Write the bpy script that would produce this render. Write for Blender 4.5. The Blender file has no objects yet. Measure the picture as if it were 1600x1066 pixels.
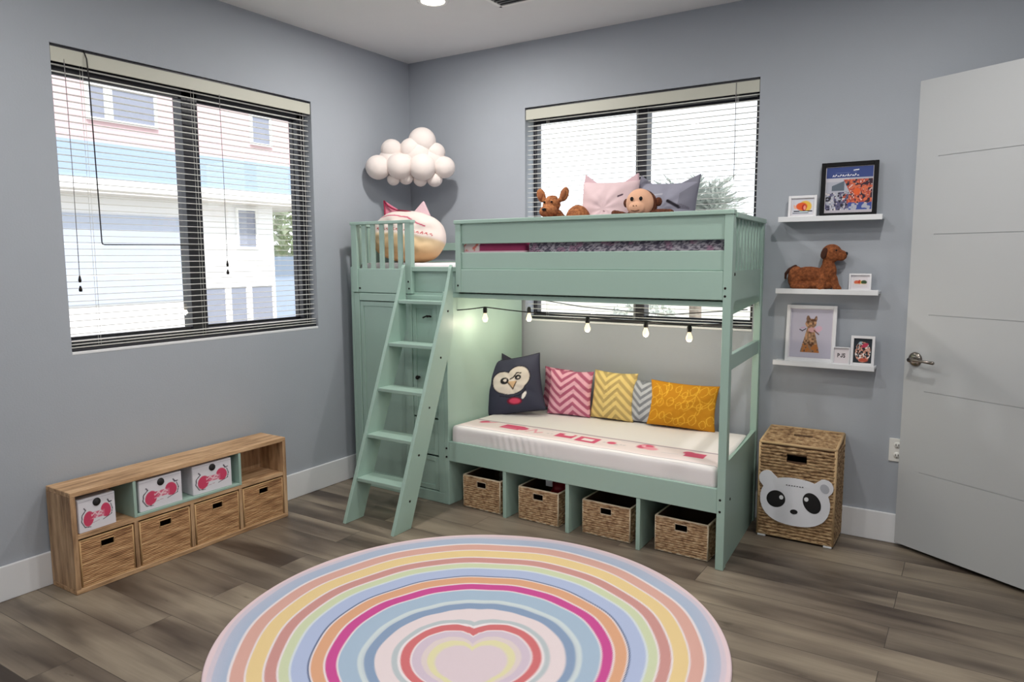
import bpy, bmesh, math, random
import numpy as np
from mathutils import Vector, Matrix, Euler
random.seed(7); RNG = np.random.default_rng(7)
SC = bpy.context.scene
COL = SC.collection
PI = math.pi

# ------------------------------------------------------------------ camera
cam = bpy.data.cameras.new('camera'); camo = bpy.data.objects.new('camera', cam); COL.objects.link(camo)
yaw, pitch, roll = math.radians(-32.6313), math.radians(-6.6023), math.radians(-0.24)
fw = Vector((math.sin(yaw)*math.cos(pitch), math.cos(yaw)*math.cos(pitch), math.sin(pitch)))
rt = Vector((math.cos(yaw), -math.sin(yaw), 0)); up = rt.cross(fw)
r2 = math.cos(roll)*rt + math.sin(roll)*up; u2 = -math.sin(roll)*rt + math.cos(roll)*up
M = Matrix((r2, u2, -fw)).transposed().to_4x4(); M.translation = Vector((3.3705, -3.9640, 1.4254))
camo.matrix_world = M
cam.sensor_width = 36; cam.lens = 1135.57/1600*36; cam.clip_start = .05; cam.clip_end = 200
SC.camera = camo

# ------------------------------------------------------------------ light and exposure
SC.view_settings.view_transform = 'Standard'; SC.view_settings.look = 'None'
SC.view_settings.exposure = 0.0; SC.view_settings.gamma = 1.0; SC.view_settings.use_curve_mapping = False
w = bpy.data.worlds.new('sky'); SC.world = w; w.use_nodes = True
w.node_tree.nodes['Background'].inputs[0].default_value = (.88, .94, 1.0, 1)
w.node_tree.nodes['Background'].inputs[1].default_value = 2.1
sl = bpy.data.lights.new('sun', 'SUN'); sl.energy = 3.7; sl.angle = math.radians(2); sl.color = (1, .97, .92)
so = bpy.data.objects.new('sun', sl); COL.objects.link(so)
so.rotation_euler = Vector((-.62, .35, -.70)).to_track_quat('-Z', 'Y').to_euler(); so.location = (6, -6, 8)
LAMPS = [(.925, -.885, 18), (3.15, -1.25, 16), (.925, -2.9, 10), (3.15, -3.2, 17), (2.0, -4.2, 12), (2.05, -2.0, 13)]  # last four are unseen fill lamps, added to brighten the room
LAMP_COL = (1, .965, .91)

# ------------------------------------------------------------------ helpers
def lin(c):
    c = np.asarray(c, float)/255.
    return np.where(c <= .04045, c/12.92, ((c+.055)/1.055)**2.4)

MATS = {}
def nt(name):
    m = bpy.data.materials.new(name); m.use_nodes = True
    return m, m.node_tree.nodes, m.node_tree.links, m.node_tree.nodes['Principled BSDF']

def mat(name, rgb, rough=.6, metal=0, var=.06, scale=8, bump=0, bscale=60, stretch=(1, 1, 1), spec=.5, trans=0, sheen=0):
    """plain surface with a little noise in its colour and, if asked, a fine bump"""
    if name in MATS: return MATS[name]
    m, N, L, P = nt(name); MATS[name] = m
    c = lin(rgb)
    tc = N.new('ShaderNodeTexCoord'); mp = N.new('ShaderNodeMapping'); mp.inputs['Scale'].default_value = stretch
    L.new(tc.outputs['Object'], mp.inputs[0])
    nz = N.new('ShaderNodeTexNoise'); nz.inputs['Scale'].default_value = scale; nz.inputs['Detail'].default_value = 4
    L.new(mp.outputs[0], nz.inputs['Vector'])
    mx = N.new('ShaderNodeMix'); mx.data_type = 'RGBA'
    mx.inputs[6].default_value = (*np.clip(c*(1-var), 0, 1), 1); mx.inputs[7].default_value = (*np.clip(c*(1+var), 0, 1), 1)
    L.new(nz.outputs[0], mx.inputs[0]); L.new(mx.outputs[2], P.inputs['Base Color'])
    P.inputs['Roughness'].default_value = rough; P.inputs['Metallic'].default_value = metal
    P.inputs['Specular IOR Level'].default_value = spec
    if sheen: P.inputs['Sheen Weight'].default_value = sheen
    if trans: P.inputs['Transmission Weight'].default_value = trans
    if bump:
        n2 = N.new('ShaderNodeTexNoise'); n2.inputs['Scale'].default_value = bscale; n2.inputs['Detail'].default_value = 3
        L.new(mp.outputs[0], n2.inputs['Vector'])
        b = N.new('ShaderNodeBump'); b.inputs['Strength'].default_value = bump; b.inputs['Distance'].default_value = .004
        L.new(n2.outputs[0], b.inputs['Height']); L.new(b.outputs[0], P.inputs['Normal'])
    return m

def emis(name, rgb, s):
    m, N, L, P = nt(name); MATS[name] = m
    P.inputs['Base Color'].default_value = (*lin(rgb), 1)
    P.inputs['Emission Color'].default_value = (*lin(rgb), 1); P.inputs['Emission Strength'].default_value = s
    return m

def glassmat(name, gloss=.06, tint=(1, 1, 1)):
    m = bpy.data.materials.new(name); m.use_nodes = True; N = m.node_tree.nodes; L = m.node_tree.links
    N.remove(N['Principled BSDF']); t = N.new('ShaderNodeBsdfTransparent'); t.inputs[0].default_value = (*tint, 1)
    g = N.new('ShaderNodeBsdfGlossy'); g.inputs['Roughness'].default_value = .02
    mx = N.new('ShaderNodeMixShader'); mx.inputs[0].default_value = gloss
    L.new(t.outputs[0], mx.inputs[1]); L.new(g.outputs[0], mx.inputs[2]); L.new(mx.outputs[0], N['Material Output'].inputs[0])
    MATS[name] = m; return m

def printed(name, rough=.8, bump=.15, bscale=250, spec=.3):
    """material whose pattern is the colour attribute painted by a function of the surface"""
    if name in MATS: return MATS[name]
    m, N, L, P = nt(name); MATS[name] = m
    a = N.new('ShaderNodeAttribute'); a.attribute_name = 'Col'; L.new(a.outputs['Color'], P.inputs['Base Color'])
    P.inputs['Roughness'].default_value = rough; P.inputs['Specular IOR Level'].default_value = spec
    tc = N.new('ShaderNodeTexCoord'); n2 = N.new('ShaderNodeTexNoise'); n2.inputs['Scale'].default_value = bscale
    L.new(tc.outputs['Object'], n2.inputs['Vector'])
    b = N.new('ShaderNodeBump'); b.inputs['Strength'].default_value = bump; b.inputs['Distance'].default_value = .003
    L.new(n2.outputs[0], b.inputs['Height']); L.new(b.outputs[0], P.inputs['Normal'])
    return m

def streak(name, light, dark, mid, stretch, scale=1, rough=.65, bump=.3):
    """long fibres: noise pulled out along one axis"""
    if name in MATS: return MATS[name]
    m, N, L, P = nt(name); MATS[name] = m
    tc = N.new('ShaderNodeTexCoord'); mp = N.new('ShaderNodeMapping'); mp.inputs['Scale'].default_value = stretch
    L.new(tc.outputs['Object'], mp.inputs[0])
    nz = N.new('ShaderNodeTexNoise'); nz.inputs['Scale'].default_value = scale; nz.inputs['Detail'].default_value = 5; nz.inputs['Roughness'].default_value = .65
    L.new(mp.outputs[0], nz.inputs['Vector'])
    r = N.new('ShaderNodeValToRGB'); e = r.color_ramp.elements
    e[0].position = .34; e[0].color = (*lin(dark), 1); e[1].position = .66; e[1].color = (*lin(light), 1)
    k = e.new(.5); k.color = (*lin(mid), 1)
    L.new(nz.outputs[0], r.inputs[0]); L.new(r.outputs[0], P.inputs['Base Color']); P.inputs['Roughness'].default_value = rough
    b = N.new('ShaderNodeBump'); b.inputs['Strength'].default_value = bump; b.inputs['Distance'].default_value = .003
    L.new(nz.outputs[0], b.inputs['Height']); L.new(b.outputs[0], P.inputs['Normal'])
    return m

class MB:
    def __init__(s, T=None): s.bm = bmesh.new(); s.T = T
    def vs(s, pts): return [s.bm.verts.new(s.T(*p) if s.T else p) for p in pts]
    def box(s, x0, y0, z0, x1, y1, z1, mi=0, R=None):
        P = [(x, y, z) for x in (x0, x1) for y in (y0, y1) for z in (z0, z1)]
        if R is not None: P = [tuple(R @ Vector(p)) for p in P]
        v = s.vs(P)
        for f in ((0, 1, 3, 2), (4, 6, 7, 5), (0, 4, 5, 1), (2, 3, 7, 6), (0, 2, 6, 4), (1, 5, 7, 3)):
            s.bm.faces.new([v[i] for i in f]).material_index = mi
        return s
    def grid(s, F, nu, nv, mi=0, smooth=True, closeu=False):
        """F(i,j)->point"""
        V = [[s.vs([F(i, j)])[0] for j in range(nv)] for i in range(nu)]
        for i in range(nu if closeu else nu-1):
            for j in range(nv-1):
                f = s.bm.faces.new((V[i][j], V[(i+1) % nu][j], V[(i+1) % nu][j+1], V[i][j+1])); f.material_index = mi; f.smooth = smooth
        return V
    def tube(s, pts, r, n=8, mi=0, caps=True, rf=None):
        pts = [Vector(p) for p in pts]; m = len(pts); rings = []
        t0 = (pts[1]-pts[0]).normalized(); a = t0.orthogonal().normalized()
        for i, p in enumerate(pts):
            t = (pts[min(i+1, m-1)]-pts[max(i-1, 0)]).normalized()
            a = (a-t*a.dot(t)).normalized(); b = t.cross(a)
            rr = rf(i/(m-1)) if rf else r
            rings.append(s.vs([tuple(p+(a*math.cos(2*PI*k/n)+b*math.sin(2*PI*k/n))*rr) for k in range(n)]))
        for i in range(m-1):
            for k in range(n):
                f = s.bm.faces.new((rings[i][k], rings[i][(k+1) % n], rings[i+1][(k+1) % n], rings[i+1][k])); f.smooth = True; f.material_index = mi
        if caps:
            s.bm.faces.new(rings[0][::-1]).material_index = mi; s.bm.faces.new(rings[-1]).material_index = mi
        return s
    def lathe(s, c, prof, n=24, axis='z', mi=0):
        c = Vector(c)
        def P(r, h, a):
            x, y = r*math.cos(a), r*math.sin(a)
            return c+Vector({'z': (x, y, h), 'y': (x, h, y), 'x': (h, x, y)}[axis])
        rings = [s.vs([tuple(P(max(r, 1e-4), h, 2*PI*k/n)) for k in range(n)]) for r, h in prof]
        for i in range(len(rings)-1):
            for k in range(n):
                f = s.bm.faces.new((rings[i][k], rings[i][(k+1) % n], rings[i+1][(k+1) % n], rings[i+1][k])); f.smooth = True; f.material_index = mi
        s.bm.faces.new(rings[0]).material_index = mi; s.bm.faces.new(rings[-1]).material_index = mi
        return s
    def ball(s, c, r, R=None, sub=3, mi=0):
        """ellipsoid; r may be a triple"""
        if not hasattr(r, '__len__'): r = (r, r, r)
        ret = bmesh.ops.create_icosphere(s.bm, subdivisions=sub, radius=1)
        for v in ret['verts']:
            p = Vector((v.co.x*r[0], v.co.y*r[1], v.co.z*r[2]))
            if R is not None: p = R @ p
            p = p+Vector(c); v.co = s.T(*p) if s.T else p
        for v in ret['verts']:
            for f in v.link_faces: f.smooth = True; f.material_index = mi
        return s
    def prism(s, pts, d, mi=0):
        """closed polygon (3-D points) pushed along vector d"""
        d = Vector(d); a = s.vs([tuple(p) for p in pts]); b = s.vs([tuple(Vector(p)+d) for p in pts]); n = len(pts)
        s.bm.faces.new(a).material_index = mi; s.bm.faces.new(b[::-1]).material_index = mi
        for i in range(n): s.bm.faces.new((a[i], b[i], b[(i+1) % n], a[(i+1) % n])).material_index = mi
        return s

OFF = {}
def tag(o, label=None, cat=None, group=None, kind=None):
    if label: o['label'] = label
    if cat: o['category'] = cat
    if group: o['group'] = group
    if kind: o['kind'] = kind
    return o

def thing(name, label, cat, loc=(0, 0, 0), rot=(0, 0, 0), group=None, world=False, kind=None):
    """Empty at the thing's base. world=True: its parts are modelled in room coordinates"""
    o = bpy.data.objects.new(name, None); COL.objects.link(o); o.location = loc; o.rotation_euler = rot; o.empty_display_size = .05
    tag(o, label, cat, group, kind); OFF[o] = Vector(loc) if world else Vector((0, 0, 0))
    return o

def obj(name, mb, m, parent=None, bevel=0, label=None, cat=None, group=None, kind=None, recenter=True, smooth=None):
    bm = mb.bm if isinstance(mb, MB) else mb
    bmesh.ops.recalc_face_normals(bm, faces=bm.faces)
    me = bpy.data.meshes.new(name)
    o = bpy.data.objects.new(name, me); COL.objects.link(o)
    if parent is not None:
        off = OFF.get(parent, Vector((0, 0, 0))); bmesh.ops.translate(bm, verts=bm.verts, vec=-off); o.parent = parent; OFF[o] = off
    elif recenter and kind != 'structure':
        xs = [v.co for v in bm.verts]; lo = Vector([min(c[i] for c in xs) for i in range(3)]); hi = Vector([max(c[i] for c in xs) for i in range(3)])
        c = Vector(((lo.x+hi.x)/2, (lo.y+hi.y)/2, lo.z)); bmesh.ops.translate(bm, verts=bm.verts, vec=-c); o.location = c; OFF[o] = c
    bm.to_mesh(me); bm.free()
    for q in (m if isinstance(m, (list, tuple)) else [m]): me.materials.append(q)
    if bevel:
        b = o.modifiers.new('bevel', 'BEVEL'); b.width = bevel; b.segments = 2; b.limit_method = 'ANGLE'; b.angle_limit = .6
    tag(o, label, cat, group, kind)
    return o

def copy_tree(o, parent=None):
    c = o.copy(); COL.objects.link(c); OFF[c] = OFF.get(o, Vector((0, 0, 0)))
    if parent is not None: c.parent = parent
    for ch in list(o.children): copy_tree(ch, c)
    return c

def npmesh(name, V, F, cols, m, parent=None, smooth=True, loc=None, rot=None, **kw):
    me = bpy.data.meshes.new(name); me.from_pydata(V.tolist() if hasattr(V, 'tolist') else V, [], F); me.update()
    if cols is not None:
        a = me.color_attributes.new('Col', 'FLOAT_COLOR', 'POINT')
        c4 = np.ones((len(V), 4)); c4[:, :3] = cols; a.data.foreach_set('color', c4.ravel())
    if smooth: me.polygons.foreach_set('use_smooth', [True]*len(me.polygons))
    for q in (m if isinstance(m, (list, tuple)) else [m]): me.materials.append(q)
    o = bpy.data.objects.new(name, me); COL.objects.link(o)
    if parent is not None: o.parent = parent
    if loc is not None: o.location = loc
    if rot is not None: o.rotation_euler = rot
    tag(o, **kw); return o

def blob(name, ells, m, parent=None, vox=.006, sm=4, fur=0, **kw):
    """ellipsoids (centre, radii[, euler]) and tubes ('t', pts, radii) merged into one soft skin"""
    mb = MB()
    for e in ells:
        if e[0] == 't':
            pts = [Vector(q) for q in e[1]]; rs = e[2]; P = []; Rr = []
            for i in range(len(pts)-1):
                k = max(2, int((pts[i+1]-pts[i]).length/(min(rs)*.6)))
                for q in range(k): P.append(pts[i].lerp(pts[i+1], q/k)); Rr.append(rs[i]+(rs[i+1]-rs[i])*q/k)
            P.append(pts[-1]); Rr.append(rs[-1])
            for q, r in zip(P, Rr): mb.ball(q, r, sub=2)
        else:
            R = Euler(e[2]).to_matrix() if len(e) > 2 else None; mb.ball(e[0], e[1], R, sub=3)
    me = bpy.data.meshes.new('raw'); mb.bm.to_mesh(me); mb.bm.free()
    t = bpy.data.objects.new('raw', me); COL.objects.link(t)
    r = t.modifiers.new('r', 'REMESH'); r.mode = 'VOXEL'; r.voxel_size = vox; r.use_smooth_shade = True
    s = t.modifiers.new('s', 'SMOOTH'); s.iterations = sm; s.factor = .5
    if fur:
        tx = bpy.data.textures.new('fur', 'CLOUDS'); tx.noise_scale = .012
        d = t.modifiers.new('d', 'DISPLACE'); d.texture = tx; d.strength = fur; d.mid_level = .5
    bpy.context.view_layer.update(); dg = bpy.context.evaluated_depsgraph_get()
    me2 = bpy.data.meshes.new_from_object(t.evaluated_get(dg)); me2.name = name
    bpy.data.objects.remove(t)
    me2.materials.clear(); me2.materials.append(m); me2.polygons.foreach_set('use_smooth', [True]*len(me2.polygons))
    o = bpy.data.objects.new(name, me2); COL.objects.link(o)
    if parent is not None: o.parent = parent
    tag(o, **kw); return o

# ---- painting helpers (pattern only)
class Paint:
    def __init__(s, a, b, base): s.a = a; s.b = b; s.c = np.tile(lin(base), (len(a), 1))
    def mask(s, m, col, soft=None):
        m = np.clip(m.astype(float), 0, 1)[:, None]; s.c = s.c*(1-m)+lin(col)*m; return s
    def disc(s, x, y, rx, ry, col, rot=0, e=.08):
        dx, dy = s.a-x, s.b-y; c, q = math.cos(rot), math.sin(rot); X = dx*c+dy*q; Y = -dx*q+dy*c
        d = np.hypot(X/rx, Y/ry); return s.mask(np.clip((1-d)/e+.5, 0, 1), col)
    def seg(s, pts, w, col, e=.4):
        for (x0, y0), (x1, y1) in zip(pts[:-1], pts[1:]):
            dx, dy = x1-x0, y1-y0; t = np.clip(((s.a-x0)*dx+(s.b-y0)*dy)/(dx*dx+dy*dy+1e-12), 0, 1)
            d = np.hypot(s.a-x0-t*dx, s.b-y0-t*dy); s.mask(np.clip((w-d)/(w*e)+.5, 0, 1), col)
        return s
    def rect(s, x0, y0, x1, y1, col): return s.mask((s.a > x0) & (s.a < x1) & (s.b > y0) & (s.b < y1), col)
def vnoise(a, b, f, seed=0):
    """smooth value noise in 0..1"""
    x, y = a*f+seed*17.3, b*f+seed*9.1; xi, yi = np.floor(x), np.floor(y); fx, fy = x-xi, y-yi
    h = lambda i, j: np.modf(np.abs(np.sin(i*127.1+j*311.7+seed*3.3)*43758.5453))[0]
    fx = fx*fx*(3-2*fx); fy = fy*fy*(3-2*fy)
    return (h(xi, yi)*(1-fx)+h(xi+1, yi)*fx)*(1-fy)+(h(xi, yi+1)*(1-fx)+h(xi+1, yi+1)*fx)*fy
STROKES = {'A': [[(0, 0), (.5, 1), (1, 0)], [(.2, .4), (.8, .4)]], 'B': [[(0, 0), (0, 1), (.8, .85), (0, .5), (.9, .25), (0, 0)]],
    'C': [[(1, .85), (.5, 1), (0, .5), (.5, 0), (1, .15)]], 'D': [[(0, 0), (0, 1), (.9, .6), (.9, .35), (0, 0)]],
    'E': [[(1, 1), (0, 1), (0, 0), (1, 0)], [(0, .5), (.8, .5)]], 'G': [[(1, .9), (.3, 1), (0, .5), (.3, 0), (1, .1), (1, .45), (.6, .45)]],
    'I': [[(.5, 0), (.5, 1)]], 'J': [[(.9, 1), (.9, .2), (.5, 0), (.1, .2)]], 'L': [[(0, 1), (0, 0), (.9, 0)]], 'M': [[(0, 0), (0, 1), (.5, .4), (1, 1), (1, 0)]],
    'N': [[(0, 0), (0, 1), (1, 0), (1, 1)]], 'O': [[(.5, 1), (0, .5), (.5, 0), (1, .5), (.5, 1)]], 'P': [[(0, 0), (0, 1), (.9, .8), (.9, .55), (0, .45)]],
    'R': [[(0, 0), (0, 1), (.9, .75), (0, .5), (1, 0)]], 'S': [[(1, .9), (.2, 1), (.1, .6), (.9, .4), (.8, 0), (0, .1)]],
    'T': [[(0, 1), (1, 1)], [(.5, 1), (.5, 0)]], 'U': [[(0, 1), (.05, .1), (.5, 0), (.95, .1), (1, 1)]], 'Y': [[(0, 1), (.5, .5), (1, 1)], [(.5, .5), (.5, 0)]]}
def write(P, txt, x, y, h, w, col, lw):
    cw = w/len(txt)
    for i, ch in enumerate(txt):
        for st in STROKES.get(ch, []): P.seg([(x+i*cw+q[0]*cw*.7, y+q[1]*h) for q in st], lw, col)

def panel_img(name, wd, ht, fn, m, parent, y, z0=0, n=90, x0=None):
    """flat printed rectangle in the xz plane at depth y, painted by fn(a,b) with a,b in -1..1"""
    nu = n; nv = max(8, int(n*ht/wd)); U, Vv = np.meshgrid(np.linspace(-1, 1, nu), np.linspace(-1, 1, nv), indexing='ij')
    a, b = U.ravel(), Vv.ravel(); V = np.stack([a*wd/2, np.full_like(a, y), z0+(b+1)/2*ht], 1)
    F = [(i*nv+j, (i+1)*nv+j, (i+1)*nv+j+1, i*nv+j+1) for i in range(nu-1) for j in range(nv-1)]
    return npmesh(name, V, F, fn(a, b), m, parent, smooth=False)

def pillow(name, wd, ht, th, fn, loc, rot, label, n=84, m=None, concave=.07, rnd=0, group=None, piping=None, seed=1, ears=None, back=None):
    """stuffed cushion standing on its lower edge; front faces -y"""
    U, Vv = np.meshgrid(np.linspace(-1, 1, n), np.linspace(-1, 1, n), indexing='ij'); a, b = U.ravel(), Vv.ravel()
    x = a*wd/2*(1-concave*(1-b*b)); z = ht/2+b*ht/2*(1-concave*(1-a*a)*np.where(b < 0, .5, 1))
    if rnd: kk = 1-rnd*(np.abs(a)*np.abs(b))**1.5; x = x*kk; z = ht/2+(z-ht/2)*kk
    prof = (np.clip(1-np.abs(a)**2.6, 0, 1)*np.clip(1-np.abs(b)**2.6, 0, 1))**.5
    wr = (vnoise(a, b, 2.2, seed)-.5)*.22+(vnoise(a, b, 5, seed+3)-.5)*.08
    rays = np.sin(np.arctan2(b, a)*9+seed)*.06*np.hypot(a, b)
    y = -th/2*prof*(1+wr+rays)
    V1 = np.stack([x, y, z], 1); V2 = np.stack([x, th/2*prof*(1+wr*.5), z], 1)
    F = []; idx = lambda i, j: i*n+j
    for i in range(n-1):
        for j in range(n-1): F.append((idx(i, j), idx(i+1, j), idx(i+1, j+1), idx(i, j+1)))
    k = n*n; bd = set([idx(i, j) for i in range(n) for j in range(n) if i in (0, n-1) or j in (0, n-1)])
    mp = {q: (q if q in bd else q+k) for q in range(k)}
    F += [tuple(mp[q] for q in reversed(f)) for f in F[:]]
    cf = fn(a, b); cb = np.tile(lin(back) if back is not None else cf[n//2+2], (k, 1)) if back is not None else cf
    o = npmesh(name, np.vstack([V1, V2]), F, np.vstack([cf, cb]), m or printed('printed_cloth'), None, loc=loc, rot=rot, label=label, cat='pillow', group=group)
    e = MB(); ring = [idx(i, 0) for i in range(n)]+[idx(n-1, j) for j in range(1, n)]+[idx(i, n-1) for i in range(n-2, -1, -1)]+[idx(0, j) for j in range(n-2, -1, -1)]
    if piping is not None: e.tube([V1[q] for q in ring[::2]], .0035, 6); obj('piping', e, piping, o, label='corded edge piping')
    return o

def bbox_round(lo, hi, r, dens, T=None, fn=None, wob=None, **kw):
    """soft box with rounded edges on dense grids; fn(x,y,z,side) paints; wob displaces"""
    lo, hi = np.array(lo, float), np.array(hi, float); r = np.broadcast_to(r, (3,)).astype(float); VV = []; F = []; off = 0; sides = []
    for ax in range(3):
        for s in (0, 1):
            u, v = [i for i in range(3) if i != ax]
            nu = max(3, int((hi[u]-lo[u])/dens[u])); nv = max(3, int((hi[v]-lo[v])/dens[v]))
            def ticks(a, b, rr, n): return np.unique(np.concatenate([a+rr*(1-np.cos(np.linspace(0, PI/2, 5))), np.linspace(a+rr, b-rr, n), b-rr*(1-np.cos(np.linspace(0, PI/2, 5)))]).round(6))
            tu, tv = ticks(lo[u], hi[u], r[u], nu), ticks(lo[v], hi[v], r[v], nv)
            A, B = np.meshgrid(tu, tv, indexing='ij'); P = np.zeros((A.size, 3)); P[:, u] = A.ravel(); P[:, v] = B.ravel(); P[:, ax] = (lo, hi)[s][ax]
            inn = np.clip(P, lo+r, hi-r); d = P-inn; q = np.linalg.norm(d/r, axis=1)[:, None]; P = inn+d/np.maximum(q, 1e-9)
            VV.append(P); sides += [(ax, s)]*len(P); n2 = len(tv)
            for i in range(len(tu)-1):
                for j in range(n2-1):
                    f = (off+i*n2+j, off+(i+1)*n2+j, off+(i+1)*n2+j+1, off+i*n2+j+1)
                    F.append(f if (s == 1) ^ (ax == 1) else f[::-1])
            off += len(P)
    V = np.vstack(VV); sd = np.array(sides); cols = fn(V[:, 0], V[:, 1], V[:, 2], sd) if fn else None
    if wob is not None: V = wob(V, sd)
    if T: V = np.array([T(*p) for p in V])
    c = np.array([(V[:, 0].min()+V[:, 0].max())/2, (V[:, 1].min()+V[:, 1].max())/2, V[:, 2].min()]); V = V-c
    return npmesh(kw.pop('name'), V, F, cols, kw.pop('m'), None, loc=tuple(c), **kw)

# ------------------------------------------------------------------ materials
wallm = mat('wall_paint', (168, 174, 183), .75, var=.02, bump=.12, bscale=120)
ceilm = mat('ceiling_paint', (226, 227, 228), .85, var=.02, bump=.1, bscale=90)
whitem = mat('white_paint', (232, 234, 238), .45, var=.015)
doorm = mat('door_paint', (188, 191, 194), .5, var=.012)
green = mat('sage_paint', (160, 187, 176), .42, var=.03, scale=5)
blackm = mat('black_aluminium', (38, 38, 46), .4, var=.05)
blindm = mat('blind_white', (226, 226, 222), .45, var=.02)
cordm = mat('dark_cord', (30, 28, 30), .6)
greycord = mat('grey_cord', (150, 148, 150), .7)
nickel = mat('brushed_nickel', (150, 142, 134), .22, metal=1)
darkm = mat('dark_metal', (40, 36, 34), .35, metal=.7)
glass = glassmat('window_glass', .04)
outlet_m = mat('outlet_plastic', (225, 225, 222), .4)

# floor of grey-brown planks
def floor_mat():
    m, N, L, P = nt('plank_floor'); MATS['plank_floor'] = m
    tc = N.new('ShaderNodeTexCoord'); mp = N.new('ShaderNodeMapping'); mp.inputs['Location'].default_value = (.05, .765, 0); L.new(tc.outputs['Object'], mp.inputs[0])
    br = N.new('ShaderNodeTexBrick'); br.inputs['Scale'].default_value = 1; br.inputs['Brick Width'].default_value = 1.22; br.inputs['Row Height'].default_value = .178
    br.inputs['Mortar Size'].default_value = .0013; br.inputs['Mortar Smooth'].default_value = .3; br.offset = .37; br.inputs['Bias'].default_value = 0
    br.inputs['Color1'].default_value = (0, 0, 0, 1); br.inputs['Color2'].default_value = (1, 1, 1, 1); br.inputs['Mortar'].default_value = (.5, .5, .5, 1)
    L.new(mp.outputs[0], br.inputs['Vector'])
    # plank-by-plank shift of the grain
    ad = N.new('ShaderNodeVectorMath'); ad.operation = 'MULTIPLY_ADD'; ad.inputs[1].default_value = (7, 5, 3)
    L.new(br.outputs['Color'], ad.inputs[0]); L.new(tc.outputs['Object'], ad.inputs[2])
    def noise(st, sc, det, dist=0):
        q = N.new('ShaderNodeMapping'); q.inputs['Scale'].default_value = st; L.new(ad.outputs[0], q.inputs[0])
        n = N.new('ShaderNodeTexNoise'); n.inputs['Scale'].default_value = sc; n.inputs['Detail'].default_value = det; n.inputs['Distortion'].default_value = dist; L.new(q.outputs[0], n.inputs['Vector']); return n
    big = noise((.9, 4.2, 1), 1.5, 2.5, .3); fine = noise((3, 60, 1), 1.6, 5); knot = noise((3.5, 11, 1), 1.3, 3, 1.2)
    r = N.new('ShaderNodeValToRGB'); e = r.color_ramp.elements; e[0].position = .30; e[0].color = (*lin((70, 60, 53)), 1); e[1].position = .64; e[1].color = (*lin((146, 134, 118)), 1)
    k = e.new(.44); k.color = (*lin((108, 97, 86)), 1); L.new(big.outputs[0], r.inputs[0])
    r2_ = N.new('ShaderNodeValToRGB'); e = r2_.color_ramp.elements; e[0].position = .3; e[0].color = (.72, .71, .70, 1); e[1].position = .65; e[1].color = (1.06, 1.06, 1.06, 1); L.new(fine.outputs[0], r2_.inputs[0])
    m1 = N.new('ShaderNodeMix'); m1.data_type = 'RGBA'; m1.blend_type = 'MULTIPLY'; m1.inputs[0].default_value = .4; L.new(r.outputs[0], m1.inputs[6]); L.new(r2_.outputs[0], m1.inputs[7])
    r3 = N.new('ShaderNodeValToRGB'); e = r3.color_ramp.elements; e[0].position = .70; e[0].color = (1, 1, 1, 1); e[1].position = .82; e[1].color = (.42, .40, .38, 1); L.new(knot.outputs[0], r3.inputs[0])
    m2 = N.new('ShaderNodeMix'); m2.data_type = 'RGBA'; m2.blend_type = 'MULTIPLY'; m2.inputs[0].default_value = .9; L.new(m1.outputs[2], m2.inputs[6]); L.new(r3.outputs[0], m2.inputs[7])
    r4 = N.new('ShaderNodeValToRGB'); e = r4.color_ramp.elements; e[0].color = (.84, .84, .85, 1); e[1].color = (1.1, 1.1, 1.09, 1); L.new(br.outputs['Color'], r4.inputs[0])
    m3 = N.new('ShaderNodeMix'); m3.data_type = 'RGBA'; m3.blend_type = 'MULTIPLY'; m3.inputs[0].default_value = 1; L.new(m2.outputs[2], m3.inputs[6]); L.new(r4.outputs[0], m3.inputs[7])
    m4 = N.new('ShaderNodeMix'); m4.data_type = 'RGBA'; m4.inputs[7].default_value = (*lin((62, 55, 50)), 1)
    L.new(br.outputs['Fac'], m4.inputs[0]); L.new(m3.outputs[2], m4.inputs[6]); L.new(m4.outputs[2], P.inputs['Base Color'])
    P.inputs['Roughness'].default_value = .42; P.inputs['Specular IOR Level'].default_value = .4
    b = N.new('ShaderNodeBump'); b.inputs['Strength'].default_value = .25; b.inputs['Distance'].default_value = .002; b.invert = True
    L.new(br.outputs['Fac'], b.inputs['Height']); L.new(b.outputs[0], P.inputs['Normal'])
    return m

# ------------------------------------------------------------------ room shell
H = 2.74; XR = 3.86; YB = -5.0; WT = .2
obj('floor', MB().box(-WT, YB-WT, -.1, XR+WT, WT, 0), floor_mat(), kind='structure')
obj('ceiling', MB().box(-WT, YB-WT, H, XR+WT, WT, H+.15), ceilm, kind='structure')
W1 = (-2.322, -.886, 1.0, 2.338)      # window 1 opening on the left wall: y0 y1 z0 z1
W2 = (.935, 2.362, 1.022, 2.345)      # window 2 opening on the back wall: x0 x1 z0 z1
a = MB(); a.box(-WT, YB, 0, 0, W1[0], H).box(-WT, W1[1], 0, 0, WT, H).box(-WT, W1[0], 0, 0, W1[1], W1[2]).box(-WT, W1[0], W1[3], 0, W1[1], H)
obj('wall_left', a, wallm, kind='structure')
a = MB(); a.box(0, 0, 0, W2[0], WT, H).box(W2[1], 0, 0, XR+WT, WT, H).box(W2[0], 0, 0, W2[1], WT, W2[2]).box(W2[0], 0, W2[3], W2[1], WT, H)
obj('wall_back', a, wallm, kind='structure')
DY = (-1.30, -.455)
a = MB(); a.box(XR, DY[1], 0, XR+WT, 0, H).box(XR, YB, 0, XR+WT, DY[0], H).box(XR, DY[0], 2.25, XR+WT, DY[1], H)
obj('wall_right', a, wallm, kind='structure')
obj('wall_front', MB().box(-WT, YB-WT, 0, XR+WT, YB, H), wallm, kind='structure')
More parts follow.
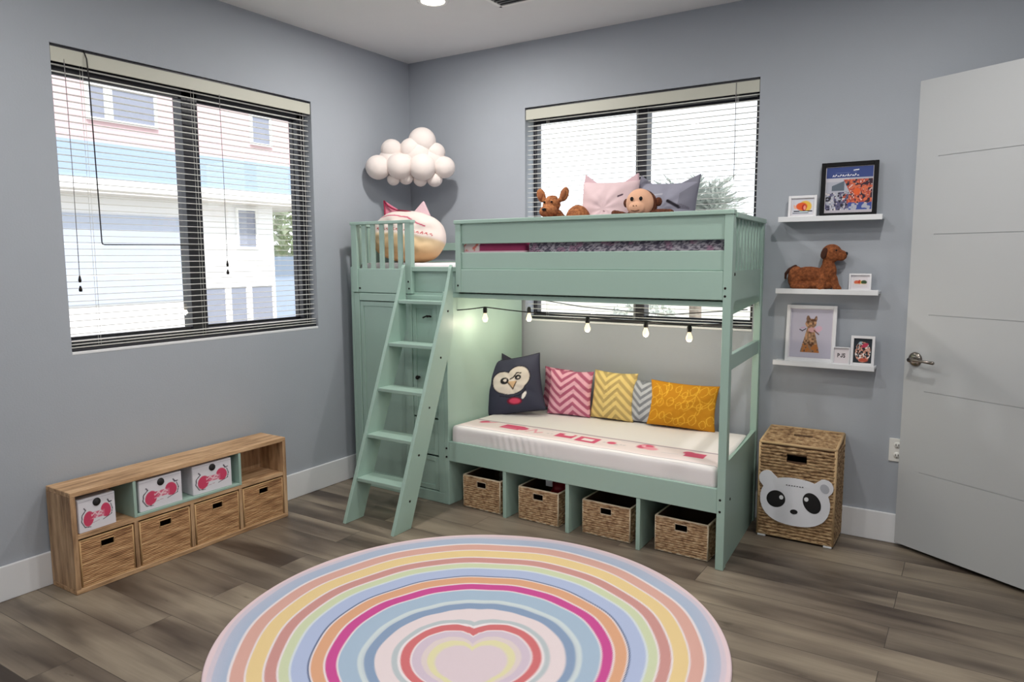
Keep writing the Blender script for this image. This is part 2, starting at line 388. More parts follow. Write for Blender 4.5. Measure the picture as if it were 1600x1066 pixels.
a = MB(); a.box(XR+WT, -2.2, 0, XR+1.4, -2.1, H).box(XR+1.3, -2.1, 0, XR+1.4, .1, H).box(XR+WT, 0, 0, XR+1.4, .1, H)
obj('wall_hall', a, wallm, kind='structure')
obj('floor_hall', MB().box(XR+WT, -2.2, -.1, XR+1.4, .1, 0), MATS['plank_floor'], kind='structure')
obj('ceiling_hall', MB().box(XR+WT, -2.2, H, XR+1.4, .1, H+.1), ceilm, kind='structure')
def baseboard(name, x0, y0, x1, y1):
    obj(name, MB().box(x0, y0, 0, x1, y1, .15), whitem, kind='structure', bevel=.004)
baseboard('baseboard_left', 0, YB, .014, 0)
baseboard('baseboard_back', .014, -.014, XR, 0)
baseboard('baseboard_right', XR-.014, YB, XR, DY[0]-.07)
a = MB(); a.box(XR-.018, DY[0]-.07, 0, XR, DY[0], 2.32).box(XR-.018, DY[1], 0, XR, DY[1]+.07, 2.32).box(XR-.018, DY[0], 2.25, XR, DY[1], 2.32)
obj('trim_1', a, whitem, kind='structure', bevel=.003)

# ------------------------------------------------------------------ windows (black aluminium sliders set back in the wall)
def window(name, T, u0, u1, z0, z1, um, d0, wl, wr, wm, ht, fb=.06):
    """T(u, depth, z) -> room point, depth grows outwards"""
    w_ = bpy.data.objects.new(name, None); COL.objects.link(w_); tag(w_, kind='structure'); w_.location = T((u0+u1)/2, .12, z0); OFF[w_] = Vector(w_.location)
    d1 = d0+.075
    a = MB(T); a.box(u0, d0, z0+.012, u0+wl, d1, z1).box(u1-wr, d0, z0+.012, u1, d1, z1).box(u0, d0, z1-ht, u1, d1, z1).box(u0, d0, z0+.012, u1, d1, z0+fb)
    a.box(um-wm, d0, z0+fb-.01, um+wm, d1, z1-.05)
    obj('window_frame', a, blackm, w_, bevel=.003)
    for i, (p, q, dd) in enumerate(((u0+wl-.01, um-wm+.02, d0+.02), (um+wm-.02, u1-wr+.01, d0+.045))):
        s = MB(T); s.box(p, dd-.008, z0+fb-.01, p+.014, dd+.012, z1-ht+.02).box(q-.014, dd-.008, z0+fb-.01, q, dd+.012, z1-ht+.02).box(p, dd-.008, z0+fb-.01, q, dd+.012, z0+fb+.012).box(p, dd-.008, z1-ht-.012, q, dd+.012, z1-ht+.02)
        sh = obj('sash', s, blackm, w_, bevel=.002)
        obj('pane', MB(T).box(p+.012, dd, z0+fb+.008, q-.012, dd+.005, z1-ht), glass, sh)
    obj('window_sill', MB(T).box(u0, 0, z0-.004, u1, d1, z0+.012), whitem, w_, bevel=.003)
T1 = lambda u, d, z: (-d, u, z)
T2 = lambda u, d, z: (u, d, z)
window('window_1', T1, *W1, -1.638, .062, .020, .056, .045, .102)
window('window_2', T2, *W2, 1.668, .105, .014, .040, .034, .072, .036)

def blind(name, label, T, u0, u1, z0, z1, pitch, cords, nst=3):
    t = thing(name, label, 'window blind', T((u0+u1)/2, .04, z0), world=True)
    obj('valance', MB(T).box(u0+.003, .004, z1-.074, u1-.003, .010, z1-.012), mat('valance_vinyl', (196, 196, 184), .5, var=.02), t, bevel=.002, label='beige valance')
    obj('headrail', MB(T).box(u0+.003, .012, z1-.045, u1-.003, .045, z1-.001), blackm, t, bevel=.002)  # black colour stands in for the shadow gap above the valance
    s = MB(T); n = int((z1-.075-(z0+.028+.0145*nst))/pitch)
    for k in range(n+1):
        z = z1-.08-k*pitch
        # each slat is a shallow arc
        P = [(.024, z-.0008), (.029, z+.0004), (.034, z+.0008), (.039, z+.0004), (.044, z-.0008)]
        for (d_a, za), (d_b, zb) in zip(P[:-1], P[1:]):
            v = s.vs([(u0+.006, d_a, za), (u1-.006, d_a, za), (u1-.006, d_b, zb), (u0+.006, d_b, zb)])
            f = s.bm.faces.new(v); f.smooth = True
            v = s.vs([(u0+.006, d_a, za-.0008), (u1-.006, d_a, za-.0008), (u1-.006, d_b, zb-.0008), (u0+.006, d_b, zb-.0008)])
            f = s.bm.faces.new(v); f.smooth = True
        s.box(u0+.006, .0236, z-.0024, u1-.006, .0248, z+.0004)
    for k in range(nst):
        z = z0+.028+k*.014; s.box(u0+.006, .012, z, u1-.006, .044, z+.003)
    obj('slats', s, blindm, t)
    obj('bottom_rail', MB(T).box(u0+.006, .010, z0+.0125, u1-.006, .046, z0+.024), blackm, t, bevel=.003, label='dark bottom rail')
    for c in cords:
        l = MB(T); l.tube([(c, .0232, z1-.05), (c, .0232, z0+.03)], .0009, 5).tube([(c, .0450, z1-.05), (c, .0450, z0+.03)], .0009, 5)
        obj('ladder_cord', l, blindm, t)
    return t
b1 = blind('window_blind', 'white slatted blind in the window looking onto the pink and blue house', T1, *W1, .0292, (-2.18, -1.638, -.93))
for (u, zt, zb) in ((-2.265, 2.28, 1.35), (-1.502, 2.27, 1.41)):
    c = MB(T1); c.tube([(u, .003, zt), (u+.002, .002, (zt+zb)/2), (u, .003, zb)], .0016, 6); co = obj('lift_cord', c, greycord, b1)
    k = MB(T1); k.lathe((u, .003, zb), [(.003, .0), (.007, -.02), (.005, -.03)], 10); k.lathe((u, .003, zb-.045), [(.003, .0), (.008, -.018), (.006, -.026)], 10)
    obj('tassel', k, darkm, co)
b2 = blind('window_blind', 'white slatted blind in the window behind the bunk bed', T2, *W2, .0292, (1.08, 1.668, 2.24), 1)
c = MB(T2); c.tube([(2.238, .003, 2.33), (2.240, .002, 1.83)], .0022, 6); obj('tilt_wand', c, greycord, b2)
# black cable hanging in window 1
c = MB(T1); c.tube([(-2.178, .006, 2.334), (-2.172, -.004, 2.30), (-2.168, -.004, 2.2), (-2.160, -.004, 1.50), (-2.157, -.004, 1.491), (-2.148, -.004, 1.489), (-1.70, -.003, 1.492), (-1.66, .01, 1.492)], .0028, 8)
obj('cable', c, cordm, label='thin black cable hanging in a right angle over the pink house window blind', cat='cable')

# ------------------------------------------------------------------ ceiling fittings
trimw = mat('fixture_white', (238, 238, 236), .4)
lens = emis('lamp_lens', (255, 246, 230), 9)
for i, (x, y, e) in enumerate(LAMPS):
    lab = ['round recessed ceiling light nearest the corner, above the bunk bed', 'round recessed ceiling light above the open door', 'added ceiling fill light above the cubby shelf, out of view',
           'added ceiling fill light near the right wall, out of view', 'added ceiling fill light at the front wall, out of view', 'added ceiling fill light in the middle above the rug, out of view'][i]
    t = thing('ceiling_light', lab, 'ceiling light', (x, y, H-.012), group='recessed ceiling lights')
    obj('trim_ring', MB().lathe((0, 0, 0), [(.062, .004), (.066, -.001), (.082, .003), (.084, .012), (.062, .012)], 32), trimw, t)
    obj('lens', MB().lathe((0, 0, 0), [(.0, .003), (.061, .003), (.061, .010), (0, .010)], 32), lens, t, label='glowing lens')
    l = bpy.data.lights.new('downlight', 'AREA'); l.shape = 'DISK'; l.size = .12; l.energy = e; l.color = LAMP_COL
    lo = bpy.data.objects.new('downlight', l); COL.objects.link(lo); lo.location = (0, 0, -.004); lo.parent = t
t = thing('air_vent', 'rectangular ceiling air vent with dark louvres at the top edge of the photo', 'air vent', (1.32, -.77, H-.012), world=True)
a = MB(); X0, X1, Y0, Y1, z = 1.165, 1.475, -.92, -.62, H-.012
a.box(X0, Y0, z, X1, Y0+.022, H).box(X0, Y1-.022, z, X1, Y1, H).box(X0, Y0, z, X0+.022, Y1, H).box(X1-.022, Y0, z, X1, Y1, H); obj('frame', a, trimw, t, bevel=.003)
a = MB()
for k in range(9):
    yy = Y0+.035+k*.029; a.box(X0+.02, yy, z+.002, X1-.02, yy+.012, z+.006)
obj('louvres', a, mat('vent_grey', (95, 95, 96), .5), t)
obj('backing', MB().box(X0+.02, Y0+.02, H-.004, X1-.02, Y1-.02, H-.001), cordm, t)

# ------------------------------------------------------------------ door, opened into the corner
A = Vector((3.0926, -.0051, .012)); Cm = Vector((3.3705, -3.964, 1.4254)); A = Cm+(A-Cm)*.989
ang = math.atan2(-.2975, .5187); door = bpy.data.objects.new('door_1', None); COL.objects.link(door); tag(door, kind='structure')
door.location = (A.x, A.y, 0); door.rotation_euler = (0, 0, ang); OFF[door] = Vector((0, 0, 0))
DW, DZ0, DZ1 = .845, .022, 2.218
a = MB(); gz = [.40, .79, 1.15, 1.52, 1.87]; ed = [DZ0]+gz+[DZ1]
a.box(.0, .0, DZ0, .105, .035, DZ1).box(DW-.105, 0, DZ0, DW, .035, DZ1)
for i in range(6): a.box(.105, 0, ed[i]+(.0018 if i else 0), DW-.105, .035, ed[i+1]-(.0018 if i < 5 else 0))
a.box(.1, .003, DZ0+.01, DW-.1, .03, DZ1-.01)
obj('door_slab', a, doorm, door)
a = MB(); a.lathe((.053, 0, .937), [(.0, -.012), (.012, -.012), (.026, -.010), (.033, -.004), (.034, 0), (0, 0)], 28, axis='y')
a.lathe((.053, 0, .937), [(0, -.05), (.010, -.05), (.010, -.01), (0, -.01)], 16, axis='y')
hd = obj('door_handle', a, nickel, door, label='nickel lever handle')
l = MB(); l.tube([(.050, -.045, .938), (.075, -.050, .940), (.12, -.052, .938), (.165, -.050, .936)], .008, 12, rf=lambda t: .009-.003*math.sin(t*PI*.9)); l.ball((.168, -.050, .936), .0085, sub=2)
obj('lever', l, nickel, hd)
h = MB()
for z in (.25, 1.12, 2.0): h.tube([(DW+.004, -.004, z-.045), (DW+.004, -.004, z+.045)], .006, 8)
obj('hinge', h, nickel, door)

# ------------------------------------------------------------------ wall socket half behind the door
t = thing('wall_outlet', 'white double wall outlet beside the open door edge', 'outlet', (3.083, -.003, .415))
obj('cover_plate', MB().box(-.036, -.004, 0, .036, .003, .115), outlet_m, t, bevel=.002)
for z in (.032, .083):
    q = obj('socket', MB().lathe((0, -.0035, z), [(0, -.003), (.015, -.003), (.016, 0), (0, 0)], 20, axis='y'), outlet_m, t)
    obj('slots', MB().box(-.0075, -.0072, z-.004, -.0045, -.006, z+.006).box(.0045, -.0072, z-.004, .0075, -.006, z+.006).box(-.002, -.0072, z-.011, .002, -.006, z-.008), cordm, q)

# ------------------------------------------------------------------ bunk bed
def BT(s, v, z):
    """bed coordinates: s along the front, v back from the front face (metres), z up"""
    fx, fy = .842+s*.9995, -.733-.0303*s
    bx_ = .90+s*1.096 if s < 0 else .90+s*.9325
    k = v/.72
    return (fx+(bx_-fx)*k, fy+(-.022-fy)*k, z)
bed = thing('bunk_bed', 'sage green bunk bed with wardrobe tower and slanted ladder', 'bunk bed', (1.28, -.38, 0), world=True)
BV = .003
def bp(name, boxes, parent=bed, m=green, bevel=BV, label=None):
    a = MB(BT)
    for b in boxes: a.box(*b)
    return obj(name, a, m, parent, bevel=bevel, label=label)
V1 = .72
# wardrobe tower
bp('side_panel', [(-.735, .0, 0, -.71, V1, 1.37)])
bp('side_panel', [(-.005, 0, 0, .025, V1, 1.232)])
bp('back_panel', [(-.71, V1-.012, .03, -.005, V1, 1.21)])
bp('deck', [(-.71, .02, 1.20, 1.60, V1-.02, 1.225)])
bp('face_frame', [(-.71, .0, 0, -.665, .02, 1.21), (-.665, .0, 1.165, -.005, .02, 1.21), (-.665, 0, 0, -.005, .02, .065), (-.30, 0, .065, -.24, .02, 1.165), (-.05, 0, .065, -.005, .02, 1.165)])
def cab_door(s0, s1, z0, z1, name='cabinet_door', knob=None):
    f = .028
    d = bp(name, [(s0, .004, z0, s0+f, .018, z1), (s1-f, .004, z0, s1, .018, z1), (s0+f, .004, z0, s1-f, .018, z0+f), (s0+f, .004, z1-f, s1-f, .018, z1), (s0+f, .009, z0+f, s1-f, .018, z1-f)], bevel=.002)
    if knob:
        k = MB(); p = BT(knob[0], -.0, knob[1]); k.lathe(p, [(0, -.022), (.011, -.020), (.012, -.012), (.005, -.006), (.008, .004), (0, .004)], 14, axis='y'); obj('knob', k, darkm, d)
    return d
cab_door(-.662, -.303, .07, 1.16, knob=(-.335, 1.03))
cab_door(-.237, -.053, .50, 1.16, 'cabinet_door', (-.19, .73))
q = cab_door(-.237, -.053, .28, .49, 'drawer', None); cab_door(-.237, -.053, .07, .27, 'drawer', None)
k = MB(); p = BT(-.105, -.0, 1.09); k.tube([(p[0]-.03, p[1]-.018, p[2]-.008), (p[0], p[1]-.02, p[2]+.004), (p[0]+.03, p[1]-.018, p[2])], .005, 8).tube([(p[0], p[1]-.02, p[2]), (p[0], p[1]+.005, p[2])], .006, 8); obj('latch', k, darkm, bed, label='dark latch')
# tower guard front
bp('post', [(-.72, -.004, 1.215, -.672, .03, 1.637)]); bp('post', [(-.278, -.004, 1.215, -.232, .03, 1.637)])
bp('guard_panel', [(-.672, .002, 1.215, -.278, .024, 1.36)])
bp('top_rail', [(-.725, -.008, 1.622, -.228, .036, 1.640)])
for k in range(5): s = -.640+k*.074; bp('slat', [(s, .008, 1.36, s+.034, .02, 1.622)], bevel=.0015)
# left end of the upper bunk
bp('post', [(-.735, V1-.045, 1.215, -.70, V1, 1.637)]); bp('top_rail', [(-.735, .03, 1.615, -.71, V1-.045, 1.637)]); bp('guard_panel', [(-.735, .03, 1.37, -.715, V1-.045, 1.39)])
for k in range(8): v = .075+k*.078; bp('slat', [(-.73, v, 1.39, -.718, v+.034, 1.615)], bevel=.0015)
# back rail of the upper bunk
bp('back_rail', [(-.70, V1-.02, 1.215, 1.60, V1, 1.40), (-.70, V1-.02, 1.47, 1.60, V1, 1.52)])
# long front guard
bp('post', [(.095, -.004, 1.232, .132, .03, 1.607)])
bp('guard_board', [(.132, .006, 1.497, 1.590, .026, 1.607)])
bp('guard_board', [(.132, .006, 1.361, 1.590, .026, 1.450), (.098, .0, 1.232, 1.590, .028, 1.360)])
bp('top_rail', [(.090, -.010, 1.605, 1.632, .040, 1.625)])
bp('front_lintel', [(-.235, .004, 1.345, .098, .03, 1.372)])
bp('lower_panel', [(-.235, .030, 1.225, .095, .045, 1.345)])
# corner posts on the right end, running to the floor
bp('post', [(1.590, -.004, 0, 1.628, .045, 1.607)]); bp('post', [(1.590, V1-.045, 0, 1.628, V1, 1.607)])
# end panels
bp('top_rail', [(1.586, .045, 1.592, 1.634, V1, 1.615)])
for k in range(9): v = .075+k*.0685; bp('slat', [(1.600, v, 1.35, 1.618, v+.026, 1.592)], bevel=.0015)
a = MB(BT)
# upper end panel with arched lower corners
n = 10; prof = [(.045, 1.36), (.045, 1.14)]
for k in range(n+1): t_ = k/n*PI/2; prof.append((.045+.085*(1-math.cos(t_)) , 1.14+.085*math.sin(t_)))
for k in range(n+1): t_ = k/n*PI/2; prof.append((V1-.045-.085+.085*math.sin(t_), 1.225-.085*(1-math.cos(t_))))
prof.append((V1-.045, 1.36))
def end_prism(prof, s0, s1):
    m_ = MB(BT); A_ = m_.vs([(s0, v, z) for v, z in prof]); B_ = m_.vs([(s1, v, z) for v, z in prof]); N_ = len(prof)
    m_.bm.faces.new(A_); m_.bm.faces.new(B_[::-1])
    for i in range(N_): m_.bm.faces.new((A_[i], B_[i], B_[(i+1) % N_], A_[(i+1) % N_]))
    bmesh.ops.triangulate(m_.bm, faces=[f for f in m_.bm.faces if len(f.verts) > 4]); return m_
obj('end_panel', end_prism(prof, 1.597, 1.621), green, bed)
bp('cross_rail', [(1.597, .045, .915, 1.621, V1-.045, .985)])
prof = [(.045, .0), (.045, .50)]+[(.045+(V1-.09)*k/12, .50-.02*math.sin(PI*k/12)) for k in range(1, 13)]+[(V1-.045, .0)]
obj('end_panel', end_prism(prof, 1.597, 1.622), green, bed)
# lower bunk: front rail, deck, dividers
bp('front_rail', [(.025, .0, .262, 1.590, .024, .378)])
bp('deck', [(.025, .024, .345, 1.590, V1-.01, .362)])
for s in (.400, .795, 1.192): bp('divider', [(s, .004, 0, s+.022, V1-.06, .262)], bevel=.002)
bp('under_panel', [(.025, .03, .262, 1.590, V1-.05, .275), (.025, V1-.06, 0, 1.590, V1-.045, .262)])
# bolts
a = MB()
for s, z in ((-.655, 1.24), (-.255, 1.285), (-.25, 1.245), (.112, 1.27), (1.60, 1.285), (1.60, 1.25), (.012, .335), (.012, .285), (1.605, .33), (1.605, .275)):
    p = BT(s, -.004, z); a.lathe((p[0], p[1], p[2]), [(0, -.001), (.0055, -.001), (.006, .003), (0, .003)], 12, axis='y')
for v, z in ((.12, .30), (.05, 1.345)):
    p = BT(1.622 if z < 1 else 1.628, v, z); a.lathe(p, [(0, .002), (.007, .002), (.007, -.002), (0, -.002)], 12, axis='x')
obj('bolts', a, darkm, bed, label='dark bolt heads')
# ladder
lad = bpy.data.objects.new('ladder', None); COL.objects.link(lad); lad.parent = bed; OFF[lad] = OFF[bed]
# local frame: front edge of the side rails runs from (y=-1.272,z=0) to (y=-.80,z=1.185) and bends up to the bed
def rail(x0, x1):
    pr = [(-1.272, 0), (-.792, 1.24), (-.766, 1.315), (-.756, 1.365), (-.742, 1.385), (-.741, 1.015), (-1.135, 0)]
    m_ = MB(); A_ = m_.vs([(x0, y, z) for y, z in pr]); B_ = m_.vs([(x1, y, z) for y, z in pr]); N_ = len(pr)
    f1 = m_.bm.faces.new(A_); f2 = m_.bm.faces.new(B_[::-1])
    for i in range(N_): m_.bm.faces.new((A_[i], B_[i], B_[(i+1) % N_], A_[(i+1) % N_]))
    bmesh.ops.triangulate(m_.bm, faces=[f1, f2]); return m_
XL0, XL1 = .556, .920
r1_ = obj('side_rail', rail(XL0, XL0+.022), green, lad, bevel=.0025); r2_ = obj('side_rail', rail(XL1-.022, XL1), green, lad, bevel=.0025)
a = MB()
for z, y in ((1.13, -.79), (.88, -.86), (.62, -.965), (.38, -1.06), (.15, -1.14)):
    a.lathe((XL1, y, z), [(0, .002), (.006, .002), (.006, -.002), (0, -.002)], 12, axis='x')
obj('bolts', a, darkm, r2_, label='dark bolt heads')
for z in (1.183, .946, .702, .458, .233):
    yf = -1.272+z*.3871+.004
    yb = yf+.125 if z < 1.1 else -.745
    obj('step', MB().box(XL0+.022, yf, z-.020, XL1-.022, yb, z), green, lad, bevel=.003)

# ------------------------------------------------------------------ bedding
def paint_lower(x, y, z, sd):
    P = Paint(x, y, (232, 228, 228)); t = (sd[:, 0] == 2) & (sd[:, 1] == 1)
    # printed band near the front edge, in bed coordinates s,v
    for v in (.040, .232): P.mask(t & (np.abs(y-v) < .0045), (150, 147, 158))
    P.mask(t & (np.abs(y-.030) < .003), (226, 196, 204)); P.mask(t & (np.abs(y-.242) < .003), (226, 196, 204))
    c = P.c.copy(); P.b = P.b*.8-.002+.0; P.mask(t & (y > .044) & (y < .228), (228, 214, 214))
    pk = (205, 84, 116); pk2 = (224, 150, 165); gy = (196, 190, 194)
    P.disc(.135, .155, .030, .022, pk, .2, .3); P.disc(.17, .15, .05, .012, pk2, .5, .5)
    P.rect(.29, .098, .42, .165, pk); P.rect(.30, .110, .395, .120, (220, 120, 145)); P.disc(.425, .13, .035, .025, pk, 0, .3)
    P.seg([(.47, .10), (.50, .15), (.53, .10), (.56, .12)], .006, pk2)
    P.rect(.655, .092, .765, .150, pk); P.disc(.72, .14, .03, .016, (233, 222, 222), 0, .3); P.rect(.79, .080, .91, .15, pk); P.rect(.82, .10, .885, .132, (233, 222, 222))
    for q in (.60, .625, .945, 1.04, 1.06): P.disc(q, .12, .008, .006, gy, 0, .3)
    P.disc(.985, .125, .026, .018, pk, 0, .3); P.disc(1.02, .11, .012, .008, gy)
    P.disc(1.165, .145, .045, .030, pk, .3, .3); P.disc(1.20, .13, .04, .02, pk2, 0, .4); P.disc(1.155, .15, .012, .008, (240, 200, 205))
    P.rect(1.385, .09, 1.49, .152, pk); P.disc(1.40, .14, .03, .02, pk, 0, .3)
    P.rect(1.27, .1, 1.36, .105, gy); P.rect(.46, .165, .60, .170, gy); P.rect(1.02, .16, 1.13, .165, gy)
    P.c = np.where(t[:, None], P.c, c); return P.c
def wob_sheet(V, sd):
    V = V.copy(); f = (sd[:, 0] == 1) & (sd[:, 1] == 0)
    r = np.sin(V[:, 0]*150+V[:, 2]*35)*np.exp(-((V[:, 0]-.5)/.16)**2)*.0022+(vnoise(V[:, 0], V[:, 2], 9, 5)-.5)*.006
    V[:, 1] -= np.where(f, r, 0); t = (sd[:, 0] == 2) & (sd[:, 1] == 1)
    inner = np.minimum(np.minimum(V[:, 0]-.04, 1.585-V[:, 0]), np.minimum(V[:, 1]-.0, .69-V[:, 1]))
    V[:, 2] += np.where(t, (vnoise(V[:, 0], V[:, 1], 6, 2)-.5)*.006*np.clip(inner/.05, 0, 1), 0); return V
bbox_round((.036, .012, .363), (1.583, .690, .470), .022, (.006, .006, .02), BT, paint_lower, wob_sheet, name='mattress', m=printed('printed_cloth'),
           label='white mattress with pink printed band on the lower bunk', cat='mattress')
bbox_round((-.70, .04, 1.226), (1.58, .67, 1.392), .03, (.03, .03, .03), BT, None, None, name='mattress', m=mat('bedding_white', (228, 222, 226), .85, bump=.2),
           label='thick white mattress on the upper bunk', cat='mattress')
def paint_blanket(x, y, z, sd):
    P = Paint(x, z, (150, 52, 92)); P.mask(x < .235, (226, 205, 205)); P.mask((x < .235) & (vnoise(x, z+y, 60, 4) > .62), (215, 120, 110)); P.mask(z < 1.458, (235, 205, 215)); return P.c
bbox_round((.115, .034, 1.393), (.530, .30, 1.500), .018, (.01, .03, .006), BT, paint_blanket, None, name='folded_blanket', m=printed('printed_cloth'),
           label='magenta folded blanket seen through the upper bunk guard slot', cat='blanket')
def paint_quilt(x, y, z, sd):
    n1 = vnoise(x+z*.4, z*2+y, 70, 1); n2 = vnoise(x, z+y, 26, 2); n3 = vnoise(x*2-z, z*3+y, 110, 5); P = Paint(x, z, (96, 90, 106)); P.mask((n1*.5+n3*.5 > .52), (176, 168, 180)); P.mask(n3 < .22, (62, 56, 70)); P.mask((n2 > .72) & (n3 > .4), (160, 126, 148)); return P.c
bbox_round((.545, .034, 1.393), (1.575, .64, 1.505), .022, (.008, .02, .006), BT, paint_quilt, None, name='quilt', m=printed('printed_cloth'),
           label='dark grey patterned quilt filling the upper bunk guard slot', cat='quilt')

# ------------------------------------------------------------------ cushions on the lower bunk
clothp = printed('printed_cloth'); plush_rib = printed('ribbed_plush', .95, .5, 90)
def chev(c1, c2, f=12.5, amp=.34, k=1.6, seed=1):
    def fn(a, b):
        ph = np.abs(((a*k+.5) % 2)-1); s = np.sin((b+ph*amp*1.5)*f*1.35); P = Paint(a, b, c2); P.mask(np.clip((s+.15)/.35+.3, 0, 1), c1); return P.c
    return fn
def face_navy(a, b):
    a = a*.80; b = b*.84+.02
    P = Paint(a, b, (58, 60, 78)); cr = (218, 208, 200)
    for q in (1.1, 1.0):
        col = (30, 28, 40) if q > 1 else cr
        P.disc(-.17, .10, .30*q, .33*q, col, .2, .04); P.disc(.25, .20, .30*q, .34*q, col, -.3, .04); P.disc(.05, -.06, .36*q, .22*q, col, .12, .04)
    P.disc(-.14, .14, .12, .11, (28, 26, 30), 0, .1); P.disc(-.12, .16, .05, .05, cr, 0, .1)
    P.disc(.24, .20, .09, .08, (28, 26, 30), .3, .1); P.disc(.25, .19, .035, .03, cr)
    P.seg([(.02, .17), (.12, .22), (.22, .35), (.33, .32)], .018, (40, 32, 34))
    P.mask((np.abs(a-.07) < (b+.14)*.55) & (b > -.14) & (b < .10), (214, 178, 140)); P.seg([(-.05, .08), (.07, -.14), (.18, .06)], .015, (70, 50, 40))
    P.disc(.07, -.50, .20, .11, (120, 20, 48), -.1, .15); P.disc(.08, -.50, .15, .08, (214, 72, 104), -.1, .3); P.disc(.35, -.36, .045, .12, (238, 235, 232), -.55, .15)
    P.seg([(-.30, -.30), (0, -.38), (.25, -.34), (.42, -.18)], .012, (30, 28, 38)); return P.c
navy = pillow('throw_pillow', .385, .350, .13, face_navy, (1.045, -.30, .478), (-.30, -.17, .36), 'navy throw pillow with a white mask face, beak, fang and pink tongue', seed=3, piping=mat('navy_piping', (44, 44, 58), .8))
e = MB(); e.prism([(-.045, -.004, .325), (.035, -.004, .325), (-.045, -.004, .385)], (0, .012, 0)); obj('ear', e, mat('navy_cloth', (44, 44, 58), .85), navy, bevel=.003)
pillow('throw_pillow', .28, .255, .05, chev((232, 170, 190), (176, 92, 120)), (1.235, -.045, .482), (-.16, .06, .25), 'pink chevron pillow mostly hidden between the navy pillow and the other pink one', m=plush_rib, seed=6)
pillow('throw_pillow', .285, .275, .11, chev((240, 182, 200), (184, 98, 128)), (1.335, -.160, .474), (-.20, .0, .08), 'pink chevron pillow standing in front, beside the yellow one', m=plush_rib, seed=4)
pillow('throw_pillow', .275, .285, .11, chev((240, 214, 140), (196, 170, 112), amp=.38), (1.603, -.128, .474), (-.20, .02, .02), 'yellow chevron pillow on the lower bunk', m=plush_rib, seed=5)
pillow('throw_pillow', .235, .245, .10, chev((196, 200, 208), (134, 138, 148)), (1.815, -.108, .474), (-.18, .03, .0), 'grey chevron pillow partly behind the mustard one', m=plush_rib, seed=8)
def mustard(a, b):
    P = Paint(a, b, (206, 140, 28)); y = (238, 186, 60)
    for i in range(24):
        r = np.random.default_rng(i+40); cx, cy = -.86+(i % 8)*.245+r.uniform(-.08, .08), -.62+(i//8)*.62+r.uniform(-.15, .15); rr = r.uniform(.11, .19); t = np.linspace(0, 5.2+r.uniform(0, 1), 22)+r.uniform(0, 6)
        P.seg([(cx+rr*.7*math.cos(q), cy+rr*1.25*math.sin(q)*(1+.25*math.sin(2*q))) for q in t], .011, y)
    for i in range(14):
        r = np.random.default_rng(i+90); x0, y0, an = r.uniform(-.9, .6), r.uniform(-.9, .6), r.uniform(-1, 1.4)
        P.seg([(x0+q*.09*math.cos(an+q*.12), y0+q*.13*math.sin(an+q*.12)) for q in range(8)], .010, y)
    return P.c
pillow('throw_pillow', .385, .255, .11, mustard, (2.02, -.125, .474), (-.22, .035, .10), 'mustard yellow rectangular pillow with looped stitching, by the bed post', n=110, seed=9)

# ------------------------------------------------------------------ pillows on the upper bunk
def face_pink(a, b):
    P = Paint(a, b, (222, 196, 200)); P.seg([(.02, -.08), (.07, -.11)], .018, (120, 80, 95)); P.seg([(-.9, .05), (-.8, .0)], .02, (90, 70, 80)); P.seg([(.48, .42), (.60, .48)], .03, (80, 60, 75)); return P.c
def ear(parent, pts, m, th=.02, inner=None):
    e = MB(); e.prism([(x, -th/2, z) for x, z in pts], (0, th, 0)); obj('ear', e, m, parent, bevel=.006)
pinkc = mat('pink_fabric', (214, 182, 190), .9, bump=.2, bscale=200); greyc = mat('grey_fabric', (132, 132, 146), .9, bump=.2, bscale=200)
pk = pillow('cat_pillow', .34, .335, .15, face_pink, (1.638, -.30, 1.507), (-.15, .02, .0), 'pale pink cat pillow with pointed ears on the upper bunk', seed=11)
ear(pk, [(-.163, .31), (-.160, .375), (-.085, .325)], pinkc); ear(pk, [(.163, .31), (.158, .372), (.08, .325)], pinkc)
def face_grey(a, b):
    P = Paint(a, b, (150, 150, 166)); P.mask((np.abs(a) > .55) & (b > .0) & (b < np.abs(a)*1.0), (128, 128, 142)); dk = (34, 30, 40)
    P.seg([(-.38, .12), (-.60, .0)], .055, dk); P.seg([(.24, .26), (.60, .06)], .055, dk)
    for q in range(3): P.seg([(.62, .02+q*.07), (.88, .02+q*.02)], .016, (108, 106, 120))
    P.seg([(-.95, .78), (-.4, .48), (0, .52)], .03, (180, 180, 192)); return P.c
gp = pillow('cat_pillow', .35, .315, .14, face_grey, (1.945, -.26, 1.507), (-.16, .03, -.04), 'grey sleepy raccoon face pillow with pointed ears on the upper bunk', seed=12)
ear(gp, [(-.168, .29), (-.160, .355), (-.085, .302)], greyc); ear(gp, [(.168, .285), (.176, .352), (.075, .306)], greyc)
def face_tan(a, b):
    P = Paint(a, b, (226, 212, 206)); t = np.clip((-.02-b)/.75, 0, 1)[:, None]
    P.mask(np.clip((-.02-b)/.1, 0, 1), (222, 200, 164)); P.c = P.c*(1-t*.8)+lin((196, 150, 100))*t*.8
    for i in range(15):
        r = np.random.default_rng(i+5); x = -.72+i*.105; h = r.uniform(.03, .07); P.seg([(x, .06+r.uniform(-.02, .02)), (x+.03, .06+h), (x+.06, .04)], .014, (178, 52, 58))
    P.seg([(-.8, .62), (-.3, .66), (.1, .60), (.4, .42), (.6, .36)], .025, (196, 80, 110)); return P.c
tp = pillow('cat_pillow', .52, .325, .22, face_tan, (.345, -.50, 1.395), (-.30, .10, .10), 'white and tan cat pillow with pink ears at the ladder end of the upper bunk', seed=14, concave=-.03, rnd=.26)
rosec = mat('rose_cloth', (214, 128, 150), .85, bump=.2); ear(tp, [(-.205, .27), (-.245, .385), (-.10, .325)], rosec); ear(tp, [(-.005, .322), (.05, .405), (.125, .312)], pinkc)
